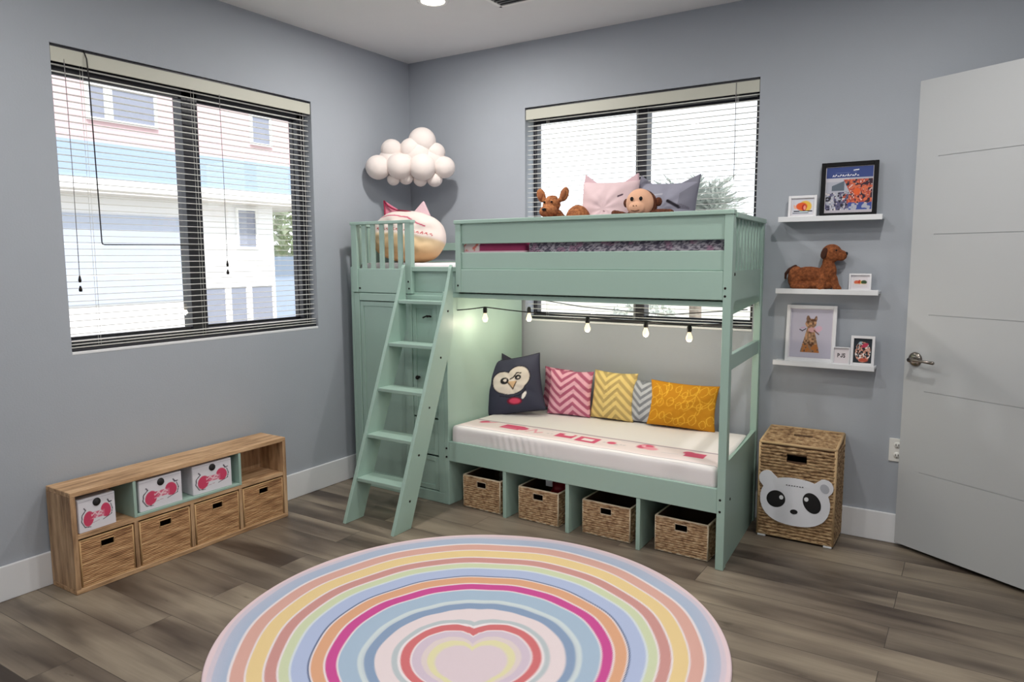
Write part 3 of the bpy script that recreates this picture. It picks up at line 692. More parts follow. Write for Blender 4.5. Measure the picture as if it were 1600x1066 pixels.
tt = MB(); tt.tube([(-.10, -.035, .318), (-.15, -.03, .330), (-.20, -.02, .35), (-.242, -.01, .383)], .005, 6).tube([(-.20, -.02, .275), (-.22, -.015, .33), (-.244, -.01, .383)], .005, 6).tube([(-.10, -.04, .318), (-.02, -.045, .316), (.05, -.05, .305), (.125, -.055, .285)], .005, 6)
obj('trim_cord', tt, mat('crimson_cord', (150, 30, 66), .7), tp, label='crimson cord')

# ------------------------------------------------------------------ soft toys
def furm(name, c1, c2): return streak(name, c1, c2, tuple((np.array(c1)+np.array(c2))/2), (80, 80, 80), 1, .95, .6)
brownf = furm('reindeer_plush', (190, 126, 78), (118, 66, 38)); tanf = furm('tan_plush', (222, 160, 92), (176, 112, 52))
eyem = mat('black_bead', (16, 12, 12), .15)
t = thing('plush_reindeer', 'brown plush reindeer with upright antlers lying on the upper bunk', 'soft toy', (1.36, -.36, 1.507))
t.scale = (1.15, 1.15, 1.1)
dm = .0041
blob('body', [((.02, .03, .06), (.09, .06, .075)), ((.118, .0, .105), (.062, .055, .078)), ((.0, -.01, .09), (.055, .05, .08)), ((.0, -.045, .185), (.046, .038, .036)), ((.0, -.078, .150), (.047, .036, .032)), ((0, -.04, .215), (.03, .025, .018)),
     ('t', [(-.03, -.05, .10), (-.05, -.09, .09), (-.045, -.12, .075)], [.022, .02, .022]), ('t', [(.04, -.05, .10), (.05, -.09, .09), (.045, -.12, .075)], [.022, .02, .022])], brownf, t, .006, 3, .004)
for s_ in (-1, 1):
    blob('antler', [((s_*.064, -.035, .235), (.024, .011, .038), (0, s_*.35, 0)), ('t', [(s_*.025, -.035, .20), (s_*.055, -.035, .215)], [.013, .013])], brownf, t, .005, 2, .003)
    blob('antler_inside', [((s_*.064, -.045, .235), (.013, .006, .025), (0, s_*.35, 0))], mat('antler_lining', (150, 92, 58), .95), t, .004, 2)
    obj('eye', MB().ball((s_*.020, -.081, .197), .0055, sub=2), eyem, t)
obj('nose', MB().ball((0, -.119, .158), (.012, .008, .008), sub=2), eyem, t)
t = thing('plush_monkey', 'brown plush monkey with cream face, arms spread over the upper bunk rail', 'soft toy', (1.915, -.46, 1.507))
mk = furm('monkey_fur', (120, 66, 40), (66, 34, 22)); cream = mat('monkey_face_cloth', (226, 176, 146), .9, bump=.3, bscale=200)
blob('body', [((0, .02, .06), (.075, .055, .075)), ((0, 0, .175), (.078, .062, .080)), ('t', [(-.05, -.02, .105), (-.09, -.05, .125), (-.125, -.06, .135)], [.025, .022, .020]),
              ('t', [(.05, -.02, .105), (.10, -.04, .130), (.165, -.045, .130)], [.025, .024, .020])], mk, t, .006, 3, .003)
blob('face', [((0, -.035, .185), (.073, .045, .072)), ((0, -.075, .158), (.042, .022, .032))], cream, t, .005, 4)
for s in (-1, 1):
    obj('eye', MB().ball((s*.024, -.080, .203), (.0095, .006, .011), sub=2), eyem, t)
    blob('ear', [((s*.085, .0, .19), (.02, .012, .024))], mk, t, .005, 2)
nn = MB(); nn.ball((-.008, -.0975, .168), .003, sub=1).ball((.008, -.0975, .168), .003, sub=1).tube([(-.022, -.093, .147), (0, -.097, .141), (.022, -.093, .147)], .0016, 5); obj('mouth', nn, mk, t)
# plush dog on the middle ledge, lying, looking right
t = thing('plush_dog', 'brown plush puppy lying on the middle wall shelf, looking right', 'soft toy', (2.53, -.052, 1.253))
dogf = furm('dog_plush', (158, 92, 50), (100, 52, 26)); k = .00034
def D(X, Y, y=0): return ((X-110)*k, y, (740-Y)*k)
blob('body', [(D(275, 560), (.040, .036, .060)), (D(460, 510), (.085, .034, .040)), (D(720, 470), (.040, .034, .058)), (D(715, 340), (.028, .026, .035)), (D(755, 200), (.048, .036, .046)), (D(880, 232), (.030, .026, .027)),
    (D(550, 660), (.095, .030, .026)), (D(350, 690, -.028), (.050, .016, .016)), ('t', [D(655, 560, -.018), D(655, 690, -.024), D(640, 712, -.03)], [.020, .016, .018]),
    ('t', [D(790, 560, .0), D(840, 690, -.008), D(870, 712, -.012)], [.022, .018, .017])], dogf, t, .004, 3, .002)
blob('tail', [('t', [D(260, 400), D(180, 440), D(130, 500), D(125, 570)], [.012, .010, .008, .006])], mat('dog_dark', (66, 36, 24), .95, bump=.3), t, .003, 2)
for s in (-1, 1): blob('ear', [(D(670, 200, s*.030), (.016, .008, .030), (0, .25, 0))], mat('dog_dark', (66, 36, 24), .95), t, .003, 2)
obj('nose', MB().ball(D(955, 205), (.008, .010, .009), sub=2), eyem, t)
for s in (-1, 1): obj('eye', MB().ball(D(830, 160, s*.026), .005, sub=2), eyem, t)

# ------------------------------------------------------------------ cloud in the corner
t = thing('cloud_ornament', 'puffy white cloud ornament hanging in the corner above the bunk bed', 'wall ornament', (.27, -.30, 1.87))
cm = mat('cloud_felt', (232, 222, 218), .9, var=.02, bump=.15, bscale=150)
R_ = Vector((.7634, .646, 0)); Nn = Vector((-.646, .7634, 0))
for (u, v, r, d) in ((-.216, -.024, .071, 0), (-.082, -.017, .075, -.02), (.063, -.021, .079, -.02), (.205, -.019, .064, 0), (-.128, .09, .063, .03), (-.003, .091, .069, .02), (.151, .077, .058, .03), (.067, .149, .081, .04),
                     (-.121, -.095, .037, .02), (-.041, -.078, .046, .03), (.143, -.092, .046, .02), (.051, -.095, .041, .03), (.0, .02, .10, .06), (-.13, .02, .08, .05), (.13, .03, .08, .05), (.03, .06, .09, .04)):
    p = R_*u+Nn*d+Vector((0, 0, .15+v)); obj('puff', MB().ball(p, (r*1.1, r*1.1, r*1.08), sub=4), cm, t)

# ------------------------------------------------------------------ ledges and frames
for z, lab in ((1.600, 'topmost white picture ledge, holding the black frame'), (1.240, 'middle white picture ledge, under the plush dog'), (.872, 'lowest white picture ledge, holding the large white frame')):
    t = thing('wall_shelf', lab, 'shelf', (2.735, -.048, z))
    obj('shelf_board', MB().box(-.237, -.045, 0, .237, .047, .013), whitem, t, bevel=.002)
    obj('front_lip', MB().box(-.237, -.050, -.006, .237, -.040, .020), whitem, t, bevel=.002)
def frame(label, x, z, wd, ht, fw_, m, fn, mat_w=0, y=-.045, lean=-.06, n=90, bw=.016, matcol=(228, 224, 230)):
    t = thing('picture_frame', label, 'picture frame', (x, y, z+.001), (lean, 0, 0))
    a = MB(); h = wd/2; a.box(-h, -bw/2, 0, -h+fw_, bw/2, ht).box(h-fw_, -bw/2, 0, h, bw/2, ht).box(-h+fw_, -bw/2, 0, h-fw_, bw/2, fw_).box(-h+fw_, -bw/2, ht-fw_, h-fw_, bw/2, ht)
    obj('frame', a, m, t, bevel=.0015)
    obj('backing', MB().box(-h+fw_*.5, bw*.1, fw_*.5, h-fw_*.5, bw*.35, ht-fw_*.5), mat('mat_board_%d' % matcol[0], matcol, .8), t)
    panel_img('picture', wd-2*fw_-2*mat_w, ht-2*fw_-2*mat_w, fn, printed('printed_paper', .5, 0), t, bw*.05, fw_+mat_w, n)
    return t
wf = mat('frame_white', (232, 232, 236), .4); bf = mat('frame_black', (12, 12, 16), .6, spec=.2)
def pic_poster(a, b):
    P = Paint(a, b, (176, 178, 192)); P.mask(b > .52, (52, 70, 132)); P.mask((b < .52) & (b > .35) & (a < .0), (196, 194, 204))
    n1 = vnoise(a, b, 9, 1); n2 = vnoise(a, b, 15, 2); g = (a > -.25+.5*(.45-b)*(b > -.2)) & (b < .45) & (b > -.62)
    P.mask(g & (n1 > .3), (176, 74, 60)); P.mask(g & (n2 > .55), (214, 110, 74)); P.mask(g & (n1 < .34), (52, 30, 48)); P.mask(g & (n2 < .18), (232, 190, 180))
    P.mask((a < -.2) & (a > -.75) & (b < .12+.4*a+.35) & (b > -.05), (96, 106, 120)); P.mask((b < -.1) & (a < .0) & (n1 > .5), (92, 90, 122)); P.mask((b < -.1) & (a < .0) & (n2 > .72), (40, 38, 52)); P.mask((b < -.1) & (a < -.1) & (n2 < .2), (230, 220, 214))
    P.mask((b < -.58) & (b > -.9) & (a > .0) & (n1 > .42), (60, 78, 150)); P.mask((b < -.9), (196, 190, 200)); P.disc(.35, -.1, .16, .16, (228, 96, 44), 0, .4)
    w_ = (235, 235, 240)
    for i, x in enumerate(np.arange(-.72, .42, .105)): h = .05+.03*math.sin(i*2.3); P.seg([(x, .60), (x+.03, .60+h), (x+.06, .60+(i % 2)*.05)], .016, w_)
    P.seg([(.18, .84), (.38, .86)], .022, w_); P.seg([(-.7, .74), (.3, .76)], .006, (120, 134, 180)); return P.c
frame('large black frame with a blue-topped illustrated poster on the top ledge', 2.812, 1.613, .255, .265, .020, bf, pic_poster, .003, n=130)
def pic_sun(a, b):
    P = Paint(a, b, (214, 216, 226)); P.disc(.25, .05, .62, .75, (236, 190, 76), 0, .2); P.disc(-.1, .08, .55, .5, (228, 92, 36), 0, .2); P.disc(.15, -.1, .22, .45, (178, 26, 20), 0, .3); P.disc(.2, -.1, .12, .3, (240, 150, 130), 0, .4); P.disc(-.75, 0, .1, .3, (238, 180, 150), .3, .5)
    P.rect(-.85, -.62, .95, -.48, (30, 28, 40)); P.rect(-.3, -.72, .5, -.58, (196, 218, 224)); P.rect(-.95, -.85, .6, -.76, (40, 44, 60)); return P.c
frame('small white frame with an orange and yellow picture, left of the black frame', 2.602, 1.613, .135, .112, .013, wf, pic_sun, .005, lean=-.08)
def pic_trio(a, b):
    P = Paint(a, b, (222, 216, 220)); P.disc(-.45, 0, .4, .35, (214, 106, 74), 0, .3); P.disc(-.1, 0, .2, .45, (196, 70, 44), 0, .3); P.disc(.2, 0, .2, .3, (226, 190, 90), 0, .3); P.disc(.5, 0, .4, .4, (56, 80, 52), 0, .3); P.seg([(-.8, -.35), (.8, -.35)], .06, (230, 200, 170)); return P.c
frame('small white frame with a red and green picture beside the plush dog', 2.884, 1.253, .100, .083, .008, wf, pic_trio, .009, lean=-.08)
def pic_cat(a, b):
    P = Paint(a, b, (190, 186, 202)); br = (150, 118, 92); n1 = vnoise(a, b, 14, 3)
    P.mask((np.abs(a+.02) < .16+.30*np.clip((.25-b)/1.0, 0, 1)) & (b < .25) & (b > -.78), br)
    P.disc(-.02, .42, .26, .20, (140, 108, 84), 0, .1); P.disc(-.16, .60, .09, .15, (128, 96, 76), .1, .15); P.disc(.20, .58, .07, .16, (120, 90, 76), -.2, .15)
    g = P.c.copy(); body = (np.abs(g-lin((190, 186, 202))).sum(1) > .02)
    P.mask(body & (n1 > .62), (196, 150, 112)); P.mask(body & (n1 < .28), (96, 62, 42)); P.mask(body & (b < -.45) & (n1 > .5), (180, 112, 58))
    P.disc(.36, .20, .18, .12, (214, 176, 194), .3, .2); P.disc(.05, .16, .18, .10, (206, 160, 160), 0, .3); P.seg([(.15, .14), (.38, -.02)], .025, (110, 70, 60)); P.seg([(-.55, .16), (-.42, .10), (-.25, .20)], .02, (60, 46, 66)); P.seg([(-.5, .22), (-.3, .26)], .018, (200, 160, 190)); return P.c
frame('large white frame with a brown giraffe-like figure on the lowest ledge', 2.665, .885, .240, .288, .017, wf, pic_cat, .004, lean=-.09, n=110, y=-.043)
def pic_txt(a, b):
    P = Paint(a, b, (226, 218, 222)); write(P, 'PJS', -.52, -.2, .5, 1.15, (40, 30, 36), .055); return P.c
frame('tiny white framed sign with dark letters on the lowest ledge', 2.817, .885, .078, .086, .005, wf, pic_txt, .002, lean=-.08, y=-.058, n=70)
def pic_photo(a, b):
    P = Paint(a, b, (40, 48, 56)); n1 = vnoise(a, b, 6, 7); n2 = vnoise(a, b, 10, 8)
    m_ = np.hypot(a/.85, (b+.1)/.85) < 1
    P.mask(m_ & (n1 > .45), (206, 150, 130)); P.mask(m_ & (n2 > .72), (238, 228, 224)); P.mask(m_ & (n2 < .2), (30, 26, 32)); P.disc(.2, .45, .4, .16, (196, 60, 90), .3, .3); P.disc(-.3, .62, .2, .12, (170, 190, 200), .3, .4); P.disc(.1, -.75, .5, .16, (196, 90, 70), 0, .4); return P.c
frame('small upright white frame with a dark colourful photo on the lowest ledge', 2.911, .885, .108, .146, .013, wf, pic_photo, 0, lean=-.10, y=-.052)

# ------------------------------------------------------------------ string lights
t = thing('string_lights', 'black string lights with warm bulbs under the upper bunk', 'string lights', (1.5, -.40, 1.0), world=True)
pts = []
def sag(p, q, d, n=10): return [tuple(Vector(p).lerp(Vector(q), i/n)+Vector((0, 0, -d*4*(i/n)*(1-i/n)))) for i in range(n+1)]
P0, Pa, Pb, Pc, Pd, P1 = (.874, -.645, 1.125), (1.011, -.562, 1.142), (1.58, -.40, 1.098), (1.92, -.40, 1.090), (2.154, -.40, 1.078), (2.43, -.43, 1.10)
line = sag(P0, Pa, .002, 4)+sag(Pa, Pb, .006)[1:]+sag(Pb, Pc, .004)[1:]+sag(Pc, Pd, .004)[1:]+sag(Pd, P1, -.002)[1:]
obj('cord', MB().tube(line, .0032, 6), cordm, t)
P2 = [(.895, -.30, 1.20), (1.145, -.30, 1.185), (1.5, -.31, 1.145), (2.0, -.33, 1.12), (2.43, -.36, 1.165)]
obj('cord', MB().tube(P2, .0026, 6), cordm, t)
bulbm = bpy.data.materials.new('warm_bulb'); bulbm.use_nodes = True; N = bulbm.node_tree.nodes; bp_ = N['Principled BSDF']; bp_.inputs['Base Color'].default_value = (1, .82, .55, 1); bp_.inputs['Emission Color'].default_value = (1, .78, .48, 1); bp_.inputs['Emission Strength'].default_value = 1.3
for i, p in enumerate((Pa, Pb, Pc, Pd, (1.145, -.30, 1.13))):
    s_ = MB(); s_.lathe((p[0], p[1], p[2]-.028), [(.0, .030), (.007, .030), (.012, .018), (.0125, 0), (.010, -.006), (0, -.006)], 14)
    so_ = obj('socket', s_, cordm, t)
    b_ = MB(); z = p[2]-.034; b_.lathe((p[0], p[1], z), [(0, .0), (.008, -.002), (.010, -.010), (.016, -.026), (.0165, -.036), (.010, -.048), (0, -.051)], 16)
    obj('bulb', b_, bulbm, so_, label='glowing bulb')
    l = bpy.data.lights.new('bulb_light', 'POINT'); l.energy = (1.0 if i == 0 else 1.65); l.color = (1, .86, .68); l.shadow_soft_size = .02
    lo = bpy.data.objects.new('bulb_light', l); COL.objects.link(lo); lo.parent = t; lo.location = Vector((p[0], p[1], z-.035))-OFF[t]
    # light leaves the bulb's surface, so it starts just below it
    lo.location.z -= .035

# ------------------------------------------------------------------ woven baskets
ropem = streak('seagrass_rope', (212, 186, 150), (112, 80, 54), (176, 142, 106), (34, 34, 90), 1, .8, .5)
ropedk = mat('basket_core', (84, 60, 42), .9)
rimm = mat('basket_rim', (224, 208, 182), .8, bump=.3, bscale=150)
def rope_panel(mb, O, U, Vv, Nn_, w_, h_, rows, seg, hole=None, amp=.35, phase=0):
    """horizontal twisted strands stacked on a panel; hole=(u0,u1,v0,v1) is left free"""
    O, U, Vv, Nn_ = Vector(O), Vector(U), Vector(Vv), Vector(Nn_); rh = h_/rows; r = rh*.56
    for k in range(rows):
        v = (k+.5)*rh; spans = [(0, w_)]
        if hole and hole[2]-rh*.3 < v < hole[3]+rh*.3: spans = [(0, hole[0]), (hole[1], w_)]
        for (u0, u1) in spans:
            n = max(2, int((u1-u0)/seg)); V = []
            for i in range(n+1):
                u = u0+(u1-u0)*i/n; sw = 1+amp*math.sin(2*PI*(u/(seg*4))+(k % 2)*PI+phase+.7*math.sin(k*1.7)); ring = []
                jz = rh*.12*math.sin(u*60+k*2.1)
                for q in range(5):
                    a_ = PI*q/4; ring.append(tuple(O+U*u+Vv*(v+jz+math.cos(a_)*r)+Nn_*(math.sin(a_)*r*.75*sw)))
                V.append(mb.vs(ring))
            for i in range(n):
                for q in range(4):
                    f = mb.bm.faces.new((V[i][q], V[i+1][q], V[i+1][q+1], V[i][q+1])); f.smooth = True
def woven_basket(name, label, cat, loc, rz, W, D_, Hh, rows, seg, hw=.062, hh=.034, hz=.78, group=None, rim=True, mats=None, amp=.35, wall=.006):
    t = thing(name, label, cat, loc, (0, 0, rz), group); rm, dk, rr = mats or (ropem, ropedk, rimm)
    a = MB(); x0, x1 = -W/2, W/2; hole = (W/2-hw/2, W/2+hw/2, Hh*hz-hh/2, Hh*hz+hh/2)
    rope_panel(a, (x0, 0, 0), (1, 0, 0), (0, 0, 1), (0, -1, 0), W, Hh, rows, seg, hole, amp)
    rope_panel(a, (x1, 0, 0), (0, 1, 0), (0, 0, 1), (1, 0, 0), D_, Hh, rows, seg, None, amp)
    rope_panel(a, (x0, 0, 0), (0, 1, 0), (0, 0, 1), (-1, 0, 0), D_, Hh, rows, seg, None, amp)
    rope_panel(a, (x0, D_, 0), (1, 0, 0), (0, 0, 1), (0, 1, 0), W, Hh, rows, seg, None, amp)
    obj('weave', a, rm, t)
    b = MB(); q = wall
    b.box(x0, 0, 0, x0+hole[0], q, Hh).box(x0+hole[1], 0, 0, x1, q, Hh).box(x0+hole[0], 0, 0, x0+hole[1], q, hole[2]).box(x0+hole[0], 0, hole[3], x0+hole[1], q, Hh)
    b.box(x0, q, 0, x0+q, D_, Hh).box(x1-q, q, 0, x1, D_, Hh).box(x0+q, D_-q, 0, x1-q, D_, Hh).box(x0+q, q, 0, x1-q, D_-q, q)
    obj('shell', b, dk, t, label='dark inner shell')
    if rim:
        r = .0045; c = MB()
        for y in (0, D_):
            for z in (r*.5, Hh): c.tube([(x0, y, z), (x1, y, z)], r, 6)
            for x in (x0, x1): c.tube([(x, y, r), (x, y, Hh)], r, 6)
        for x in (x0, x1):
            for z in (r*.5, Hh): c.tube([(x, 0, z), (x, D_, z)], r, 6)
        obj('rim', c, rr, t, label='pale corded rim')
        hx0, hx1 = x0+hole[0], x0+hole[1]; c = MB(); c.tube([(hx0, -.002, hole[2]), (hx1, -.002, hole[2]), (hx1, -.002, hole[3]), (hx0, -.002, hole[3]), (hx0, -.002, hole[2])], .003, 6); obj('handle_rim', c, rr, t, label='pale handle border')
    return t
th_b = -math.atan(.0303)
LB = ['woven basket under the bed, nearest the ladder', 'woven basket under the bed holding a red item', 'woven basket under the bed between the two right-hand dividers', 'woven basket under the bed, next to the right post']
for i, (xa, xb) in enumerate(((.952, 1.205), (1.326, 1.572), (1.716, 1.980), (2.116, 2.376))):
    xm = (xa+xb)/2; y = -.708-.010*(i > 2)
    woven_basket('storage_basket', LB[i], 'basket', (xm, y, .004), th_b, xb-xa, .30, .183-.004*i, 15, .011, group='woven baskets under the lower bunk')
tb = thing('red_bundle', 'glossy red bundle with a white label in the second basket under the bed', 'bundle', (1.50, -.55, .012))
blob('wrap', [((0, 0, .09), (.062, .075, .085)), ((.02, -.02, .16), (.05, .06, .035)), ((-.03, .03, .165), (.04, .05, .03))], mat('red_plastic', (150, 24, 36), .3), tb, .006, 3)
obj('tag', MB().box(-.055, -.07, .17, -.015, -.066, .205), whitem, tb, label='white card')
tb = thing('grey_pouch', 'grey rounded pouch sticking out of the basket nearest the ladder', 'pouch', (1.13, -.52, .012))
blob('cloth', [((0, 0, .09), (.05, .07, .085)), ((.01, -.02, .165), (.045, .055, .035))], mat('pouch_cloth', (96, 92, 84), .8), tb, .006, 3)

# hamper with panda face
t = thing('laundry_hamper', 'tall woven lidded hamper with a panda face plate', 'hamper', (2.666, -.252, .0125))
W_, D_, Hf, Hb = .355, .232, .465, .500
ham = streak('hamper_rope', (196, 168, 130), (98, 70, 46), (160, 128, 92), (34, 34, 90), 1, .8, .5)
x0, x1 = -W_/2, W_/2; a = MB(); hole = (W_/2-.047, W_/2+.047, .412-.016, .412+.016)
rope_panel(a, (x0, 0, 0), (1, 0, 0), (0, 0, 1), (0, -1, 0), W_, Hf, 30, .012, hole, .3)
rope_panel(a, (x1, 0, 0), (0, 1, 0), (0, 0, 1), (1, 0, 0), D_, Hf, 30, .012, None, .3); rope_panel(a, (x0, 0, 0), (0, 1, 0), (0, 0, 1), (-1, 0, 0), D_, Hf, 30, .012, None, .3)
obj('weave', a, ham, t)
b = MB(); q = .008
b.box(x0, 0, 0, x0+hole[0], q, Hf).box(x0+hole[1], 0, 0, x1, q, Hf).box(x0+hole[0], 0, 0, x0+hole[1], q, hole[2]).box(x0+hole[0], 0, hole[3], x0+hole[1], q, Hf).box(x0, q, 0, x0+q, D_, Hf).box(x1-q, q, 0, x1, D_, Hf).box(x0, D_-q, 0, x1, D_, Hf).box(x0, 0, 0, x1, D_, q)
obj('shell', b, ropedk, t, label='dark inner shell')
lid = MB(); sl_ = (Hb-Hf)/D_; U_ = Vector((0, math.cos(math.atan(sl_)), math.sin(math.atan(sl_)))); Nl = Vector((0, -U_.z, U_.y)); LD = D_/U_.y
rope_panel(lid, (x0, 0, Hf+.012), (1, 0, 0), tuple(U_), tuple(Nl), W_, LD, 15, .012, (W_/2-.045, W_/2+.045, LD*.60-.013, LD*.60+.013), .3)
lidm = MB(); v = lidm.vs([(x0, 0, Hf), (x1, 0, Hf), (x1, D_, Hb), (x0, D_, Hb), (x0, 0, Hf+.011), (x1, 0, Hf+.011), (x1, D_, Hb+.011), (x0, D_, Hb+.011)])
for f in ((0, 3, 2, 1), (4, 5, 6, 7), (0, 1, 5, 4), (1, 2, 6, 5), (2, 3, 7, 6), (3, 0, 4, 7)): lidm.bm.faces.new([v[i] for i in f])
lo_ = obj('lid', lid, ham, t); obj('lid_board', lidm, ropedk, lo_)
for xx, dd_ in ((x1, -.008), (x0, .008)): obj('cheek', MB().prism([(xx, 0, Hf), (xx, D_, Hf), (xx, D_, Hb)], (dd_, 0, 0)), ham, t)
c = MB(); r = .007
for x in (x0, x1):
    c.tube([(x, 0, 0), (x, 0, Hf+.012)], r, 8).tube([(x, D_, 0), (x, D_, Hb+.012)], r, 8).tube([(x, 0, Hf+.014), (x, D_, Hb+.014)], r, 8).tube([(x, 0, .004), (x, D_, .004)], r, 8)
for (y, z) in ((0, .004), (0, Hf+.014), (D_, Hb+.014)): c.tube([(x0, y, z), (x1, y, z)], r, 8)
obj('frame', c, mat('hamper_braid', (196, 166, 126), .8, bump=.5, bscale=120), t, label='pale braided frame')
for x in (x0+.02, x1-.02):
    for y in (.008, D_-.02): obj('foot', MB().box(x-.02, y-.014, -.012, x+.02, y+.012, 0), whitem, t, bevel=.003, label='white plastic foot')
# panda plate: outline from head ellipse plus two ears, 4 mm thick
pts = []
def inside(x, z):
    h_ = (abs(x)/.165)**2.4+(abs(z-.0)/(.118 if z > 0 else .125))**2.3 < 1
    return h_ or math.hypot(x+.132, z-.098) < .042 or math.hypot(x-.135, z-.092) < .042
for k_ in range(160):
    an = 2*PI*k_/160; lo_r, hi_r = 0., .3
    rr = .3
    while rr > 0 and not inside(rr*math.cos(an), rr*math.sin(an)): rr -= .001
    pts.append((rr*math.cos(an), rr*math.sin(an)))
ty = -.014; pc = (-.002, .198)
pm = MB(); F_ = lambda s_, y: [(p_[0]*s_+pc[0], y, p_[1]*s_+pc[1]-p_[0]*.0) for p_ in pts]
A1 = pm.vs(F_(1, ty)); A0 = pm.vs(F_(1, ty+.006)); 
ctr = pm.vs([(pc[0], ty, pc[1])])[0]; ctr2 = pm.vs([(pc[0], ty+.006, pc[1])])[0]
for i in range(160):
    j = (i+1) % 160; pm.bm.faces.new((A1[i], A1[j], ctr)); pm.bm.faces.new((A0[j], A0[i], ctr2)); pm.bm.faces.new((A1[i], A0[i], A0[j], A1[j]))
pl_ = obj('panda_face', pm, mat('panda_white', (234, 235, 243), .5, var=.02), t, label='white panda face plate')
blk = mat('panda_black', (20, 20, 24), .4)
def oval(cx, cz, rx, rz_, rot, y, m, parent, name):
    o_ = MB(); P_ = []
    for k_ in range(32):
        an = 2*PI*k_/32; X, Z = rx*math.cos(an), rz_*math.sin(an); P_.append((pc[0]+cx+X*math.cos(rot)-Z*math.sin(rot), y, pc[1]+cz+X*math.sin(rot)+Z*math.cos(rot)))
    o_.prism(P_, (0, .0015, 0)); return obj(name, o_, m, parent)
for (cx, cz, ro, hx, hz_) in ((-.088, .000, .45, .026, .012), (.082, .006, -.55, -.026, .016)):
    e_ = oval(cx, cz, .046 if cx < 0 else .040, .043 if cx < 0 else .053, ro if cx < 0 else .45, ty-.001, blk, pl_, 'eye_patch')
    oval(cx+hx, cz+hz_, .010, .011, 0, ty-.0022, whitem, pl_, 'eye_glint')
oval(.0, -.052, .018, .012, .1, ty-.001, blk, pl_, 'nose')
oval(.138, .088, .020, .024, .5, ty-.0006, mat('panda_grey', (184, 186, 196), .5), pl_, 'ear_inner')
d_ = MB()
for k_ in range(7): d_.box(-.042+k_*.0125+pc[0], ty-.0015, .078+pc[1], -.035+k_*.0125+pc[0], ty-.0002, .0815+pc[1])
d_.box(.034, ty-.0015, .077+pc[1], .0365, ty-.0002, .083+pc[1]); obj('lettering', d_, blk, pl_, label='row of small dark marks')

# ------------------------------------------------------------------ cubby shelf on the left wall
woodV = streak('cubby_wood_upright', (214, 180, 142), (136, 104, 76), (186, 150, 114), (26, 26, 3), 1, .6, .25)
woodH = streak('cubby_wood_flat', (220, 184, 146), (146, 112, 80), (194, 156, 118), (44, 4, 44), 1, .6, .25)
t = thing('cubby_shelf', 'low straw-coloured cubby shelf against the left wall', 'shelf unit', (.12, -1.916, 0), world=True)
Ya, Yb, Xb, Xf, Zt = -2.482, -1.352, .018, .219, .449
obj('top_panel', MB().box(Xb, Ya, Zt-.022, Xf, Yb, Zt), woodH, t, bevel=.003)
obj('bottom_panel', MB().box(Xb, Ya, 0, Xf, Yb, .022), woodH, t, bevel=.003)
obj('middle_shelf', MB().box(Xb, Ya+.022, .238, Xf-.004, Yb-.022, .258), woodH, t, bevel=.002)
for y in (Ya, Yb-.022): obj('side_panel', MB().box(Xb, y, .022, Xf, y+.022, Zt-.022), woodV, t, bevel=.002)
for y in (-2.205, -1.925, -1.648): obj('divider', MB().box(Xb, y-.009, .022, Xf-.004, y+.009, .238), woodV, t, bevel=.002)
obj('back_panel', MB().box(Xb, Ya+.02, .02, Xb+.008, Yb-.02, Zt-.02), woodV, t)
obj('inner_frame', MB().box(Xb+.008, -2.211, .258, Xf-.002, -2.197, Zt-.022).box(Xb+.008, -1.654, .258, Xf-.002, -1.640, Zt-.022).box(Xb+.008, -2.197, .258, Xf-.002, -1.654, .270), green, t, bevel=.0015, label='sage green inner box')
drm = streak('cubby_weave', (214, 174, 130), (132, 92, 60), (182, 138, 96), (9, 60, 75), 1, .75, .5); dcore = mat('cubby_core', (150, 112, 76), .8, var=.1); drim = mat('cubby_rim', (196, 158, 112), .7, bump=.2)
LC = ['woven pull-out basket at the left end of the cubby shelf bottom row', 'woven pull-out basket under the middle boxes, second from the left end of the cubby shelf', 'woven pull-out basket under the third white box of the cubby shelf', 'woven pull-out basket at the right end of the cubby shelf bottom row']
for i, (ya, yb) in enumerate(((-2.452, -2.222), (-2.188, -1.942), (-1.908, -1.665), (-1.631, -1.381))):
    woven_basket('pull_out_basket', LC[i], 'basket', (Xf-.008, (ya+yb)/2, .0225), PI/2, yb-ya, .18, .205, 26, .02, .058, .030, .82, 'woven baskets in the cubby shelf', True, (drm, dcore, drim), .18)
# white boxes with round holes
def bin_front(a, b):
    P = Paint(a, b, (224, 222, 230)); pk = (206, 70, 104); dk = (60, 50, 66)
    P.disc(-.48, -.26, .28, .46, pk, -.1, .06); P.disc(.48, .0, .28, .44, pk, .1, .06); P.rect(-.4, -.32, .4, .08, (214, 110, 138)); P.disc(-.38, -.1, .2, .2, pk, 0, .1)
    n1 = vnoise(a, b, 9, 4); P.mask((np.abs(a) < .34) & (b > -.34) & (b < .10) & (n1 > .55), (232, 190, 202))
    P.seg([(-.30, -.12), (-.12, .02), (.0, -.16), (.16, .04), (.3, -.06)], .03, (236, 205, 214))
    P.seg([(-.62, .30), (-.82, .05), (-.86, -.35), (-.70, -.72), (-.4, -.78)], .025, dk); P.seg([(.76, .32), (.84, .0), (.78, -.35), (.3, -.55)], .02, dk); P.seg([(-.7, .45), (-.62, .30)], .03, dk); P.seg([(.60, .60), (.68, .42), (.80, .44)], .035, dk)
    P.seg([(-.98, .86), (.98, .90)], .018, (190, 188, 200)); P.seg([(-.3, -.58), (.1, -.5)], .015, (190, 150, 165)); return P.c
boxm = mat('bin_cloth', (222, 220, 228), .8, var=.02)
LBn = ['white fabric box with pink bone print at the left end of the cubby shelf', 'white fabric box with pink bone print in the middle of the cubby shelf', 'white fabric box with pink bone print beside the empty right cubby']
